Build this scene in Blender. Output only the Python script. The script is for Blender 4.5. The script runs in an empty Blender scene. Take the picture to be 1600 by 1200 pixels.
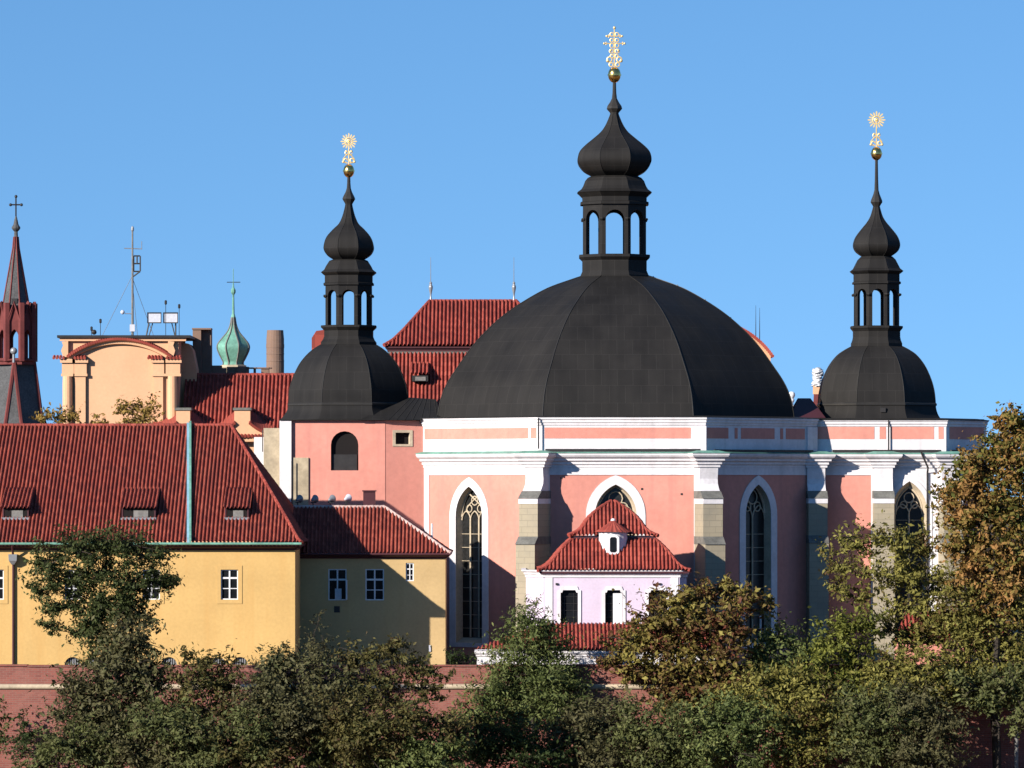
import bpy, math, random
import numpy as np
from mathutils import Vector, geometry

# ------------------------------------------------------------------ camera, sky, sun, exposure
SC = bpy.context.scene
C = SC.collection
S = 22.5          # photo pixels per metre on the plane y = 0
D = 350.0         # distance of the camera from that plane
ZC = 12.45        # camera height over the churchyard
SUN_AZ, SUN_EL = 48.0, 21.0

cam = bpy.data.cameras.new('camera')
cam.sensor_width = 36
cam.lens = 36 * D * S / 1600
cam.shift_y = 0.1
cam.clip_start, cam.clip_end = 1, 9000
camo = bpy.data.objects.new('camera', cam)
C.objects.link(camo)
camo.location = (0, -D, ZC)
camo.rotation_euler = (math.pi / 2, 0, 0)
SC.camera = camo

W = bpy.data.worlds.new('World')
SC.world = W
W.use_nodes = True
wn, wl = W.node_tree.nodes, W.node_tree.links
bg = wn['Background']
sky = wn.new('ShaderNodeTexSky')
sky.sky_type = 'NISHITA'
sky.sun_disc = False
sky.sun_elevation = math.radians(SUN_EL)
sky.sun_rotation = math.radians(180 + SUN_AZ)
sky.air_density = 1.0
sky.dust_density = 0.0
sky.ozone_density = 3.0
# clear autumn air: the blue comes down nearly to the horizon
tc = wn.new('ShaderNodeTexCoord')
mp = wn.new('ShaderNodeMapping')
mp.inputs['Location'].default_value = (0, 0, 0.22)
mp.inputs['Scale'].default_value = (1, 1, 1.3)
nz = wn.new('ShaderNodeVectorMath'); nz.operation = 'NORMALIZE'
wl.new(tc.outputs['Generated'], mp.inputs['Vector'])
wl.new(mp.outputs[0], nz.inputs[0])
wl.new(nz.outputs[0], sky.inputs['Vector'])
hs = wn.new('ShaderNodeHueSaturation')
hs.inputs['Saturation'].default_value = 1.18
wl.new(sky.outputs[0], hs.inputs['Color'])
wl.new(hs.outputs[0], bg.inputs['Color'])
bg.inputs['Strength'].default_value = 0.108

sl = bpy.data.lights.new('sun', 'SUN')
sl.energy = 5.0
sl.angle = math.radians(0.5)
sl.color = (1.0, 0.93, 0.83)
so = bpy.data.objects.new('sun', sl)
C.objects.link(so)
a, e = math.radians(SUN_AZ), math.radians(SUN_EL)
SUN = Vector((-math.sin(a) * math.cos(e), -math.cos(a) * math.cos(e), math.sin(e)))
so.rotation_euler = SUN.to_track_quat('Z', 'Y').to_euler()
so.location = SUN * 300

vs = SC.view_settings
vs.view_transform = 'Standard'
vs.look = 'None'
vs.gamma = 1
vs.use_curve_mapping = False
vs.exposure = 0.8
SC.cycles.max_bounces = 5
SC.cycles.diffuse_bounces = 1
SC.cycles.transparent_max_bounces = 6


# ------------------------------------------------------------------ coordinates read off the photograph, at a true depth
def X(px, Y): return (px - 800) / S * (D + Y) / D
def Z(py, Y): return ZC + (760 - py) / S * (D + Y) / D
def Ln(p, Y): return p / S * (D + Y) / D


# ------------------------------------------------------------------ materials
MATS = {}


def mat(name, col, rough=0.8, var=0.12, vscale=0.35, fine=0.08, fscale=6.0, bump=0.0, bscale=8.0, metal=0.0,
        streak=0.0, spec=0.3, stain=None):
    m = bpy.data.materials.new(name)
    m.use_nodes = True
    n, l = m.node_tree.nodes, m.node_tree.links
    b = n['Principled BSDF']
    b.inputs['Roughness'].default_value = rough
    b.inputs['Metallic'].default_value = metal
    b.inputs['Specular IOR Level'].default_value = spec
    t = n.new('ShaderNodeTexCoord')

    def noise(scale, det=4, vec=None):
        q = n.new('ShaderNodeTexNoise')
        q.inputs['Scale'].default_value = scale
        q.inputs['Detail'].default_value = det
        l.new(vec or t.outputs['Object'], q.inputs['Vector'])
        return q

    def mix(kind, fac, a_, b_):
        q = n.new('ShaderNodeMix')
        q.data_type = 'RGBA'
        q.blend_type = kind
        for s_, v in ((q.inputs[0], fac), (q.inputs[6], a_), (q.inputs[7], b_)):
            if hasattr(v, 'links') or hasattr(v, 'is_linked'):
                l.new(v, s_)
            else:
                s_.default_value = v
        return q.outputs[2]

    def ramp(sock, lo, hi, p0=0.3, p1=0.7):
        q = n.new('ShaderNodeMapRange')
        q.inputs[1].default_value, q.inputs[2].default_value = p0, p1
        q.inputs[3].default_value, q.inputs[4].default_value = lo, hi
        l.new(sock, q.inputs[0])
        return q.outputs[0]
    c = (*col, 1)
    n1 = noise(vscale, 5)
    cur = mix('MULTIPLY', 1.0, c, ramp(n1.outputs[0], 1 - var, 1 + var))
    n2 = noise(fscale, 3)
    cur = mix('MULTIPLY', 1.0, cur, ramp(n2.outputs[0], 1 - fine, 1 + fine))
    if streak:
        mpn = n.new('ShaderNodeMapping')
        mpn.inputs['Scale'].default_value = (1.6, 1.6, 0.12)
        l.new(t.outputs['Object'], mpn.inputs['Vector'])
        n3 = noise(1.0, 4, mpn.outputs[0])
        cur = mix('MIX', ramp(n3.outputs[0], 0, streak, 0.5, 0.75), cur, (*(stain or (0.25, 0.22, 0.2)), 1))
    l.new(cur, b.inputs['Base Color'])
    if bump:
        bn = n.new('ShaderNodeBump')
        bn.inputs['Strength'].default_value = bump
        bn.inputs['Distance'].default_value = 0.03
        n4 = noise(bscale, 4)
        l.new(n4.outputs[0], bn.inputs['Height'])
        l.new(bn.outputs[0], b.inputs['Normal'])
    MATS[name] = m
    return m


def tile_mat(name, col, dark, moss=0.25):
    """clay tiles: every tile (one unit of the UV map) has a tint of its own"""
    m = bpy.data.materials.new(name)
    m.use_nodes = True
    n, l = m.node_tree.nodes, m.node_tree.links
    b = n['Principled BSDF']
    b.inputs['Roughness'].default_value = 0.75
    b.inputs['Specular IOR Level'].default_value = 0.25
    uv = n.new('ShaderNodeUVMap')
    fl = n.new('ShaderNodeVectorMath'); fl.operation = 'FLOOR'
    l.new(uv.outputs[0], fl.inputs[0])
    wnz = n.new('ShaderNodeTexWhiteNoise'); wnz.noise_dimensions = '2D'
    l.new(fl.outputs[0], wnz.inputs['Vector'])
    cr = n.new('ShaderNodeValToRGB')
    cr.color_ramp.elements[0].color = (*dark, 1)
    cr.color_ramp.elements[1].color = (*col, 1)
    cr.color_ramp.elements[0].position = 0.0
    cr.color_ramp.elements[1].position = 0.55
    e2 = cr.color_ramp.elements.new(0.97)
    e2.color = (min(1, col[0] * 1.25), col[1] * 1.5, col[2] * 1.5, 1)
    l.new(wnz.outputs[0], cr.inputs[0])
    t = n.new('ShaderNodeTexCoord')
    ns = n.new('ShaderNodeTexNoise')
    ns.inputs['Scale'].default_value = 0.5
    ns.inputs['Detail'].default_value = 6
    l.new(t.outputs['Object'], ns.inputs['Vector'])
    mr = n.new('ShaderNodeMapRange')
    mr.inputs[1].default_value, mr.inputs[2].default_value = 0.45, 0.75
    mr.inputs[3].default_value, mr.inputs[4].default_value = 0, moss
    l.new(ns.outputs[0], mr.inputs[0])
    mx = n.new('ShaderNodeMix'); mx.data_type = 'RGBA'
    l.new(mr.outputs[0], mx.inputs[0])
    l.new(cr.outputs[0], mx.inputs[6])
    mx.inputs[7].default_value = (0.07, 0.03, 0.025, 1)
    l.new(mx.outputs[2], b.inputs['Base Color'])
    MATS[name] = m
    return m


def sheet_mat(name, col, rough=0.5, pw=2.2, ph=0.9, metal=0.0):
    """sheet metal in seamed panels, laid on the UV map (metres)"""
    m = bpy.data.materials.new(name)
    m.use_nodes = True
    n, l = m.node_tree.nodes, m.node_tree.links
    b = n['Principled BSDF']
    b.inputs['Metallic'].default_value = metal
    uv = n.new('ShaderNodeUVMap')
    br = n.new('ShaderNodeTexBrick')
    br.inputs['Scale'].default_value = 1
    br.inputs['Brick Width'].default_value = pw
    br.inputs['Row Height'].default_value = ph
    br.inputs['Mortar Size'].default_value = 0.02
    br.inputs['Mortar Smooth'].default_value = 0.4
    br.inputs['Color1'].default_value = tuple(c * 0.93 for c in col) + (1,)
    br.inputs['Color2'].default_value = tuple(c * 1.06 for c in col) + (1,)
    br.inputs['Mortar'].default_value = tuple(c * 1.45 for c in col) + (1,)
    l.new(uv.outputs[0], br.inputs['Vector'])
    t = n.new('ShaderNodeTexCoord')
    ns = n.new('ShaderNodeTexNoise')
    ns.inputs['Scale'].default_value = 0.4
    ns.inputs['Detail'].default_value = 7
    l.new(t.outputs['Object'], ns.inputs['Vector'])
    mr = n.new('ShaderNodeMapRange')
    mr.inputs[1].default_value, mr.inputs[2].default_value = 0.3, 0.7
    mr.inputs[3].default_value, mr.inputs[4].default_value = 0.85, 1.18
    l.new(ns.outputs[0], mr.inputs[0])
    mx = n.new('ShaderNodeMix'); mx.data_type = 'RGBA'; mx.blend_type = 'MULTIPLY'
    mx.inputs[0].default_value = 1
    mps = n.new('ShaderNodeMapping'); mps.inputs['Scale'].default_value = (1.3, 0.1, 1)
    l.new(uv.outputs[0], mps.inputs['Vector'])
    ns2 = n.new('ShaderNodeTexNoise'); ns2.inputs['Scale'].default_value = 1.0; ns2.inputs['Detail'].default_value = 5
    l.new(mps.outputs[0], ns2.inputs['Vector'])
    mr3 = n.new('ShaderNodeMapRange')
    mr3.inputs[1].default_value, mr3.inputs[2].default_value = 0.35, 0.7
    mr3.inputs[3].default_value, mr3.inputs[4].default_value = 0.9, 1.15
    l.new(ns2.outputs[0], mr3.inputs[0])
    mu = n.new('ShaderNodeMath'); mu.operation = 'MULTIPLY'
    l.new(mr.outputs[0], mu.inputs[0]); l.new(mr3.outputs[0], mu.inputs[1])
    l.new(br.outputs['Color'], mx.inputs[6]); l.new(mu.outputs[0], mx.inputs[7])
    l.new(mx.outputs[2], b.inputs['Base Color'])
    mr2 = n.new('ShaderNodeMapRange')
    mr2.inputs[1].default_value, mr2.inputs[2].default_value = 0.3, 0.7
    mr2.inputs[3].default_value, mr2.inputs[4].default_value = rough - 0.08, rough + 0.12
    l.new(ns.outputs[0], mr2.inputs[0]); l.new(mr2.outputs[0], b.inputs['Roughness'])
    bn = n.new('ShaderNodeBump')
    bn.inputs['Strength'].default_value = 0.25
    bn.inputs['Distance'].default_value = 0.02
    bn.invert = True
    l.new(br.outputs['Fac'], bn.inputs['Height'])
    l.new(bn.outputs[0], b.inputs['Normal'])
    b.inputs['Specular IOR Level'].default_value = 0.16
    MATS[name] = m
    return m


def masonry_mat(name, c1, c2, mortar, bw, bh, ms, dirt=(0.2, 0.15, 0.12)):
    m = bpy.data.materials.new(name)
    m.use_nodes = True
    n, l = m.node_tree.nodes, m.node_tree.links
    b = n['Principled BSDF']
    b.inputs['Roughness'].default_value = 0.9
    b.inputs['Specular IOR Level'].default_value = 0.15
    uv = n.new('ShaderNodeUVMap')
    br = n.new('ShaderNodeTexBrick')
    br.inputs['Scale'].default_value = 1
    br.inputs['Brick Width'].default_value = bw
    br.inputs['Row Height'].default_value = bh
    br.inputs['Mortar Size'].default_value = ms
    br.inputs['Color1'].default_value = (*c1, 1)
    br.inputs['Color2'].default_value = (*c2, 1)
    br.inputs['Mortar'].default_value = (*mortar, 1)
    l.new(uv.outputs[0], br.inputs['Vector'])
    t = n.new('ShaderNodeTexCoord')
    ns = n.new('ShaderNodeTexNoise')
    ns.inputs['Scale'].default_value = 0.45
    ns.inputs['Detail'].default_value = 8
    ns.inputs['Roughness'].default_value = 0.65
    l.new(t.outputs['Object'], ns.inputs['Vector'])
    mr = n.new('ShaderNodeMapRange')
    mr.inputs[1].default_value, mr.inputs[2].default_value = 0.45, 0.72
    mr.inputs[3].default_value, mr.inputs[4].default_value = 0, 0.75
    l.new(ns.outputs[0], mr.inputs[0])
    mx = n.new('ShaderNodeMix'); mx.data_type = 'RGBA'
    l.new(mr.outputs[0], mx.inputs[0])
    l.new(br.outputs['Color'], mx.inputs[6])
    mx.inputs[7].default_value = (*dirt, 1)
    l.new(mx.outputs[2], b.inputs['Base Color'])
    bn = n.new('ShaderNodeBump')
    bn.inputs['Strength'].default_value = 0.5
    bn.inputs['Distance'].default_value = 0.02
    bn.invert = True
    l.new(br.outputs['Fac'], bn.inputs['Height'])
    l.new(bn.outputs[0], b.inputs['Normal'])
    MATS[name] = m
    return m


def leaf_mat(name, cols, trans=0.22):
    """each leaf (mesh island) takes one of the tints"""
    m = bpy.data.materials.new(name)
    m.use_nodes = True
    n, l = m.node_tree.nodes, m.node_tree.links
    b = n['Principled BSDF']
    g = n.new('ShaderNodeNewGeometry')
    t = n.new('ShaderNodeTexCoord')
    ns = n.new('ShaderNodeTexNoise')
    ns.inputs['Scale'].default_value = 0.4
    ns.inputs['Detail'].default_value = 3
    l.new(t.outputs['Object'], ns.inputs['Vector'])
    mr = n.new('ShaderNodeMapRange')
    mr.inputs[1].default_value, mr.inputs[2].default_value = 0.32, 0.68
    l.new(ns.outputs[0], mr.inputs[0])
    ad = n.new('ShaderNodeMix'); ad.data_type = 'FLOAT'
    ad.inputs[0].default_value = 0.5
    l.new(mr.outputs[0], ad.inputs[2]); l.new(g.outputs['Random Per Island'], ad.inputs[3])
    cr = n.new('ShaderNodeValToRGB')
    k = len(cols)
    cr.color_ramp.elements[0].position = 0.12
    cr.color_ramp.elements[0].color = (*cols[0], 1)
    cr.color_ramp.elements[1].position = 0.88
    cr.color_ramp.elements[1].color = (*cols[-1], 1)
    for i in range(1, k - 1):
        q = cr.color_ramp.elements.new(0.12 + 0.76 * i / (k - 1))
        q.color = (*cols[i], 1)
    l.new(ad.outputs[0], cr.inputs[0])
    l.new(cr.outputs[0], b.inputs['Base Color'])
    b.inputs['Roughness'].default_value = 0.6
    b.inputs['Specular IOR Level'].default_value = 0.12
    tr = n.new('ShaderNodeBsdfTranslucent')
    l.new(cr.outputs[0], tr.inputs['Color'])
    ms = n.new('ShaderNodeMixShader')
    ms.inputs[0].default_value = trans
    l.new(b.outputs[0], ms.inputs[1]); l.new(tr.outputs[0], ms.inputs[2])
    l.new(ms.outputs[0], n['Material Output'].inputs['Surface'])
    MATS[name] = m
    return m


PINK = mat('pink_plaster', (0.566, 0.234, 0.184), 0.9, 0.12, 0.22, 0.06, 3, 0.2, 5, streak=0.5, stain=(0.44, 0.19, 0.16))
WHITE = mat('white_plaster', (0.640, 0.607, 0.623), 0.85, 0.09, 0.5, 0.06, 4, 0.15, 6, streak=0.45, stain=(0.42, 0.4, 0.4))
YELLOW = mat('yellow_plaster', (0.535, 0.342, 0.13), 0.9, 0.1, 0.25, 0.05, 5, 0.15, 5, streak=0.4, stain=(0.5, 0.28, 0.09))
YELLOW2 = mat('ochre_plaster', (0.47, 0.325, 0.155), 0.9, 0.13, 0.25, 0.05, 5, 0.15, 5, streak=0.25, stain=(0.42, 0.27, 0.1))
ORANGE = mat('orange_plaster', (0.61, 0.35, 0.205), 0.9, 0.06, 0.3, 0.04, 5, 0.1, 5, streak=0.15, stain=(0.55, 0.3, 0.15))
LILAC = mat('pale_pink_plaster', (0.55, 0.46, 0.565), 0.9, 0.06, 0.5, 0.05, 6, 0.1, 6, streak=0.15, stain=(0.5, 0.4, 0.45))
STONE = masonry_mat('sandstone', (0.31, 0.265, 0.19), (0.34, 0.29, 0.21), (0.24, 0.21, 0.155), 0.85, 0.42, 0.012, (0.24, 0.215, 0.17))
STONE2 = mat('pale_stone', (0.43, 0.35, 0.25), 0.9, 0.18, 0.8, 0.12, 6, 0.2, 6)
PATCH = mat('bare_render', (0.361, 0.295, 0.205), 0.95, 0.22, 0.9, 0.12, 5, 0.2, 6)
SLATE = mat('weathering_slate', (0.131, 0.127, 0.115), 0.8, 0.25, 1.5, 0.15, 8, 0.2)
METAL = sheet_mat('dark_sheet_metal', (0.0155, 0.0142, 0.0135), 0.62, 1.1, 1.3)
METAL2 = mat('dark_seam_metal', (0.023, 0.021, 0.019), 0.5, 0.2, 1.0)
COPPER = mat('copper_patina', (0.13, 0.29, 0.225), 0.6, 0.25, 1.2, 0.15, 6)
COPPERB = mat('blue_copper_flashing', (0.197, 0.344, 0.426), 0.55, 0.12, 1.0, 0.08, 5)
GOLD = mat('gilding', (0.779, 0.508, 0.164), 0.22, 0.08, 3.0, 0.05, 9, metal=1.0)
GOLDM = mat('gilded_iron', (0.779, 0.590, 0.279), 0.5, 0.08, 3.0, 0.05, 9, metal=0.55)
TILE = tile_mat('clay_tiles', (0.235, 0.046, 0.03), (0.175, 0.036, 0.026), 0.25)
TILE2 = tile_mat('bright_clay_tiles', (0.265, 0.047, 0.033), (0.19, 0.035, 0.026), 0.3)
MORTAR = mat('lime_mortar', (0.492, 0.344, 0.312), 0.95, 0.2, 2)
GLASS = mat('dark_glass', (0.010, 0.011, 0.013), 0.08, 0.3, 2.0, spec=0.5)
LEAD = mat('leaded_glass', (0.016, 0.016, 0.016), 0.3, 0.4, 5.0, 0.3, 14, spec=0.4)
DARK = mat('dark_void', (0.007, 0.005, 0.005), 0.9)
WOODW = mat('white_paint', (0.640, 0.640, 0.656), 0.5, 0.04)
GREYW = mat('grey_wood', (0.164, 0.156, 0.148), 0.8, 0.2, 3)
IRON = mat('dark_iron', (0.025, 0.023, 0.023), 0.5, 0.2, 2)
GREYM = mat('grey_metal', (0.246, 0.254, 0.271), 0.4, 0.1, 2, metal=0.3)
REDST = mat('red_stone', (0.135, 0.032, 0.030), 0.85, 0.2, 0.8, 0.1, 6)
SPIRE = mat('spire_slate', (0.070, 0.070, 0.072), 0.7, 0.25, 0.6, 0.3, 7, 0.3, 7)
BRICKD = masonry_mat('sooty_brick', (0.107, 0.049, 0.033), (0.09, 0.045, 0.035), (0.08, 0.06, 0.05), 0.3, 0.1, 0.012, (0.05, 0.03, 0.028))
BRICKC = masonry_mat('chimney_brick', (0.221, 0.131, 0.090), (0.21, 0.13, 0.1), (0.2, 0.15, 0.12), 0.3, 0.1, 0.012, (0.16, 0.11, 0.09))
BRICK = masonry_mat('rampart_brick', (0.25, 0.082, 0.064), (0.18, 0.06, 0.05), (0.22, 0.13, 0.105), 0.42, 0.14, 0.014, (0.27, 0.125, 0.1))
BARK = mat('bark', (0.037, 0.029, 0.023), 0.95, 0.25, 2, 0.2, 9, 0.4, 9)
PANELW = mat('white_panel', (0.492, 0.500, 0.558), 0.35, 0.03)
MARBLE = mat('white_carved_stone', (0.590, 0.599, 0.623), 0.8, 0.15, 4, 0.12, 12, 0.3, 9)
GROUND = mat('dry_grass_slope', (0.115, 0.070, 0.037), 0.95, 0.35, 0.3, 0.25, 4, 0.4, 4)
MAROON = mat('maroon_paint', (0.057, 0.016, 0.021), 0.6, 0.1)


# ------------------------------------------------------------------ mesh building
ORG = {}


class MB:
    def __init__(s):
        s.v, s.f, s.uv = [], [], []

    def face(s, pts, uvs=None):
        i = len(s.v)
        s.v += [tuple(p) for p in pts]
        s.f.append(tuple(range(i, i + len(pts))))
        if uvs is None:
            p0, p1, p2 = Vector(pts[0]), Vector(pts[1]), Vector(pts[2])
            nn = (p1 - p0).cross(p2 - p0)
            if abs(nn.z) > 0.8 * nn.length:
                uvs = [(p[0], p[1]) for p in pts]
            else:
                h = Vector((nn.y, -nn.x, 0))
                h = h.normalized() if h.length > 1e-9 else Vector((1, 0, 0))
                uvs = [(p[0] * h.x + p[1] * h.y, p[2]) for p in pts]
        s.uv.append(uvs)

    def box(s, x0, x1, y0, y1, z0, z1):
        p = [(x0, y0, z0), (x1, y0, z0), (x1, y1, z0), (x0, y1, z0), (x0, y0, z1), (x1, y0, z1), (x1, y1, z1), (x0, y1, z1)]
        for q in ((0, 1, 5, 4), (1, 2, 6, 5), (2, 3, 7, 6), (3, 0, 4, 7), (4, 5, 6, 7), (3, 2, 1, 0)):
            s.face([p[i] for i in q])

    def loft(s, rings, closed=True, cap0=False, cap1=False, uvs=None):
        """rings of equal length joined by shared-vertex quads"""
        i0 = len(s.v)
        m = len(rings[0])
        for r in rings:
            s.v += [tuple(p) for p in r]
        for k in range(len(rings) - 1):
            for j in range(m if closed else m - 1):
                j2 = (j + 1) % m
                s.f.append((i0 + k * m + j, i0 + k * m + j2, i0 + (k + 1) * m + j2, i0 + (k + 1) * m + j))
                if uvs:
                    s.uv.append([uvs[k][j], uvs[k][j + 1], uvs[k + 1][j + 1], uvs[k + 1][j]])
                else:
                    s.uv.append([(0.1 * j, 0.1 * k)] * 4)
        if cap0:
            s.face(list(reversed(rings[0])))
        if cap1:
            s.face(rings[-1])

    def lathe(s, prof, cx, cy, n=8, rot=None, inr=True, cap=True):
        """prof = (r, z) from bottom to top; n sided; r is the inradius when inr"""
        rot = math.pi / n if rot is None else rot
        k = 1 / math.cos(math.pi / n) if inr else 1
        rings, uvs, v = [], [], 0
        for i, (r, z) in enumerate(prof):
            if i:
                v += math.hypot(r - prof[i - 1][0], z - prof[i - 1][1])
            R = r * k
            rings.append([(cx + R * math.cos(rot + 2 * math.pi * j / n), cy + R * math.sin(rot + 2 * math.pi * j / n), z) for j in range(n)])
            w = 2 * R * math.sin(math.pi / n)
            uvs.append([(j * 13.0, v) for j in range(n + 1)] if False else [(0, v)] * (n + 1))
        i0 = len(s.v)
        for r in rings:
            s.v += r
        v = 0
        for q in range(len(prof) - 1):
            v2 = v + math.hypot(prof[q + 1][0] - prof[q][0], prof[q + 1][1] - prof[q][1])
            wa = prof[q][0] * k * math.sin(math.pi / n)
            wb = prof[q + 1][0] * k * math.sin(math.pi / n)
            for j in range(n):
                j2 = (j + 1) % n
                s.f.append((i0 + q * n + j, i0 + q * n + j2, i0 + (q + 1) * n + j2, i0 + (q + 1) * n + j))
                o = j * 37.3
                s.uv.append([(o - wa, v), (o + wa, v), (o + wb, v2), (o - wb, v2)])
            v = v2
        if cap:
            if prof[0][0] > 1e-4: s.face(list(reversed(rings[0])))
            if prof[-1][0] > 1e-4: s.face(rings[-1])

    def tube(s, pts, r, n=6, cap=True):
        pts = [Vector(p) for p in pts]
        rs = r if isinstance(r, (list, tuple)) else [r] * len(pts)
        rings = []
        for i, p in enumerate(pts):
            d = (pts[min(i + 1, len(pts) - 1)] - pts[max(i - 1, 0)])
            d = d.normalized() if d.length > 1e-9 else Vector((0, 0, 1))
            u = d.cross(Vector((0, 1, 0)) if abs(d.y) < 0.9 else Vector((1, 0, 0))).normalized()
            w = d.cross(u)
            rings.append([tuple(p + (u * math.cos(2 * math.pi * k / n) + w * math.sin(2 * math.pi * k / n)) * rs[i]) for k in range(n)])
        s.loft(rings, True, cap, cap)

    def ball(s, c, r, n=12, sq=1.0):
        s.lathe([(r * math.sin(math.pi * i / n) + 1e-5, c[2] - sq * r * math.cos(math.pi * i / n)) for i in range(n + 1)], c[0], c[1], 2 * n, inr=False, cap=False)

    def prism(s, poly, vec):
        a_ = [Vector(p) for p in poly]
        b_ = [p + Vector(vec) for p in a_]
        s.face(a_)
        s.face(list(reversed(b_)))
        for i in range(len(a_)):
            j = (i + 1) % len(a_)
            s.face([a_[j], a_[i], b_[i], b_[j]])

    def panel(s, F, outer, holes, d=0.0, back=False):
        """flat wall with holes in frame F; outer and holes are lists of (u, z)"""
        loops = [[Vector((p[0], p[1], 0)) for p in outer]] + [[Vector((p[0], p[1], 0)) for p in h] for h in holes]
        flat = [p for lp in loops for p in lp]
        for t in geometry.tessellate_polygon(loops):
            q = [flat[i] for i in t]
            ar = (q[1] - q[0]).cross(q[2] - q[0]).z
            if abs(ar) < 1e-9: continue
            if (ar < 0) != back: q.reverse()
            s.face([F(p.x, d, p.y) for p in q], [(p.x, p.y) for p in q])

    def reveal(s, F, c0, c1, d0, d1):
        m = len(c0)
        for i in range(m):
            j = (i + 1) % m
            s.face([F(*(c0[i][0], d0, c0[i][1])), F(c0[j][0], d0, c0[j][1]), F(c1[j][0], d1, c1[j][1]), F(c1[i][0], d1, c1[i][1])])

    def fbox(s, F, u0, u1, d0, d1, z0, z1):
        P = [F(u0, d1, z0), F(u1, d1, z0), F(u1, d0, z0), F(u0, d0, z0), F(u0, d1, z1), F(u1, d1, z1), F(u1, d0, z1), F(u0, d0, z1)]
        for q in ((0, 1, 5, 4), (1, 2, 6, 5), (2, 3, 7, 6), (3, 0, 4, 7), (4, 5, 6, 7), (3, 2, 1, 0)):
            s.face([P[i] for i in q])

    def cornice(s, pts, prof, closed=False):
        """sweep prof (d outwards, z) along the plan polyline pts (outside on the right hand); mitred"""
        m = len(pts)
        P = [Vector(p) for p in pts]

        def nrm(a_, b_):
            u = (b_ - a_).normalized()
            return Vector((u.y, -u.x))
        rings = []
        for i in range(m):
            if closed:
                n0, n1 = nrm(P[i - 1], P[i]), nrm(P[i], P[(i + 1) % m])
            else:
                n0 = nrm(P[max(i - 1, 0)], P[max(i, 1)])
                n1 = nrm(P[min(i, m - 2)], P[min(i + 1, m - 1)])
            mv = (n0 + n1)
            mv = mv / max(0.2, mv.length_squared / 2) if mv.length > 1e-6 else n0
            rings.append([(P[i].x + mv.x * d, P[i].y + mv.y * d, z) for d, z in prof])
        if closed:
            rings.append(rings[0])
        for i in range(len(rings) - 1):
            for k in range(len(prof) - 1):
                s.face([rings[i][k], rings[i + 1][k], rings[i + 1][k + 1], rings[i][k + 1]])
        if not closed:
            s.face(list(reversed(rings[0]))); s.face(rings[-1])

    def build(s, name, m, parent=None, loc=None, smooth=False):
        me = bpy.data.meshes.new(name)
        o0 = Vector(loc) if loc else (ORG[parent.name] if parent else Vector((0, 0, 0)))
        me.from_pydata([(p[0] - o0.x, p[1] - o0.y, p[2] - o0.z) for p in s.v], [], s.f)
        ul = me.uv_layers.new(name='UVMap')
        ul.data.foreach_set('uv', [c for f in s.uv for p in f for c in p])
        me.materials.append(m)
        if smooth:
            me.polygons.foreach_set('use_smooth', [True] * len(me.polygons))
        o = bpy.data.objects.new(name, me)
        C.objects.link(o)
        if parent:
            o.parent = parent
            ORG[o.name] = o0
        else:
            o.location = o0
            ORG[o.name] = o0
        return o


def thing(name, label, cat, loc, group=None):
    o = bpy.data.objects.new(name, None)
    o.empty_display_size = 0.5
    C.objects.link(o)
    o.location = loc
    ORG[o.name] = Vector(loc)
    return tag(o, label, cat, group)


def tag(o, label, cat, group=None, kind=None):
    if label: o['label'] = label
    if cat: o['category'] = cat
    if group: o['group'] = group
    if kind: o['kind'] = kind
    return o


def frame(A, B):
    """wall frame from plan point A to B (left to right seen from outside): F(u, d, z)"""
    A, B = Vector(A), Vector(B)
    u = (B - A).normalized()
    nn = Vector((u.y, -u.x))

    def F(uu, d, z):
        return (A.x + u.x * uu + nn.x * d, A.y + u.y * uu + nn.y * d, z)
    F.L = (B - A).length
    return F


def gothic(uc, w, zb, zs, rise, n=9):
    """pointed arch contour, counter-clockwise from lower left"""
    a_ = w / 2
    r = (a_ * a_ + rise * rise) / (2 * a_)
    th = math.acos((r - a_) / r)
    left = [(uc + (r - a_) + r * math.cos(math.pi - th * i / n), zs + r * math.sin(math.pi - th * i / n)) for i in range(n + 1)]
    right = [(2 * uc - u, z) for u, z in reversed(left[:-1])]
    return [(uc - a_, zb), (uc + a_, zb)] + list(reversed(left + right))


def _rev(pts):
    return list(reversed(pts))


def arch(uc, w, zb, zs, n=10):
    a_ = w / 2
    return [(uc - a_, zb), (uc + a_, zb)] + [(uc + a_ * math.cos(math.pi * i / n), zs + a_ * math.sin(math.pi * i / n)) for i in range(n + 1)]


def rect(u0, u1, z0, z1):
    return [(u0, z0), (u1, z0), (u1, z1), (u0, z1)]


def spline(pts, k=6):
    """Catmull-Rom through (r, z) points"""
    out = []
    m = len(pts)
    for i in range(m - 1):
        p0, p1, p2, p3 = pts[max(i - 1, 0)], pts[i], pts[i + 1], pts[min(i + 2, m - 1)]
        for j in range(k):
            t = j / k
            out.append(tuple(0.5 * (2 * p1[c] + (p2[c] - p0[c]) * t + (2 * p0[c] - 5 * p1[c] + 4 * p2[c] - p3[c]) * t * t + (3 * p1[c] - p0[c] - 3 * p2[c] + p3[c]) * t ** 3) for c in range(2)))
    out.append(pts[-1])
    return out


# phases and heights of one barrel-and-trough column of tiles
PH = [(0.0, 0.0), (0.06, 0.75), (0.25, 1.15), (0.44, 0.75), (0.5, -0.1), (0.75, -0.55)]


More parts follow.
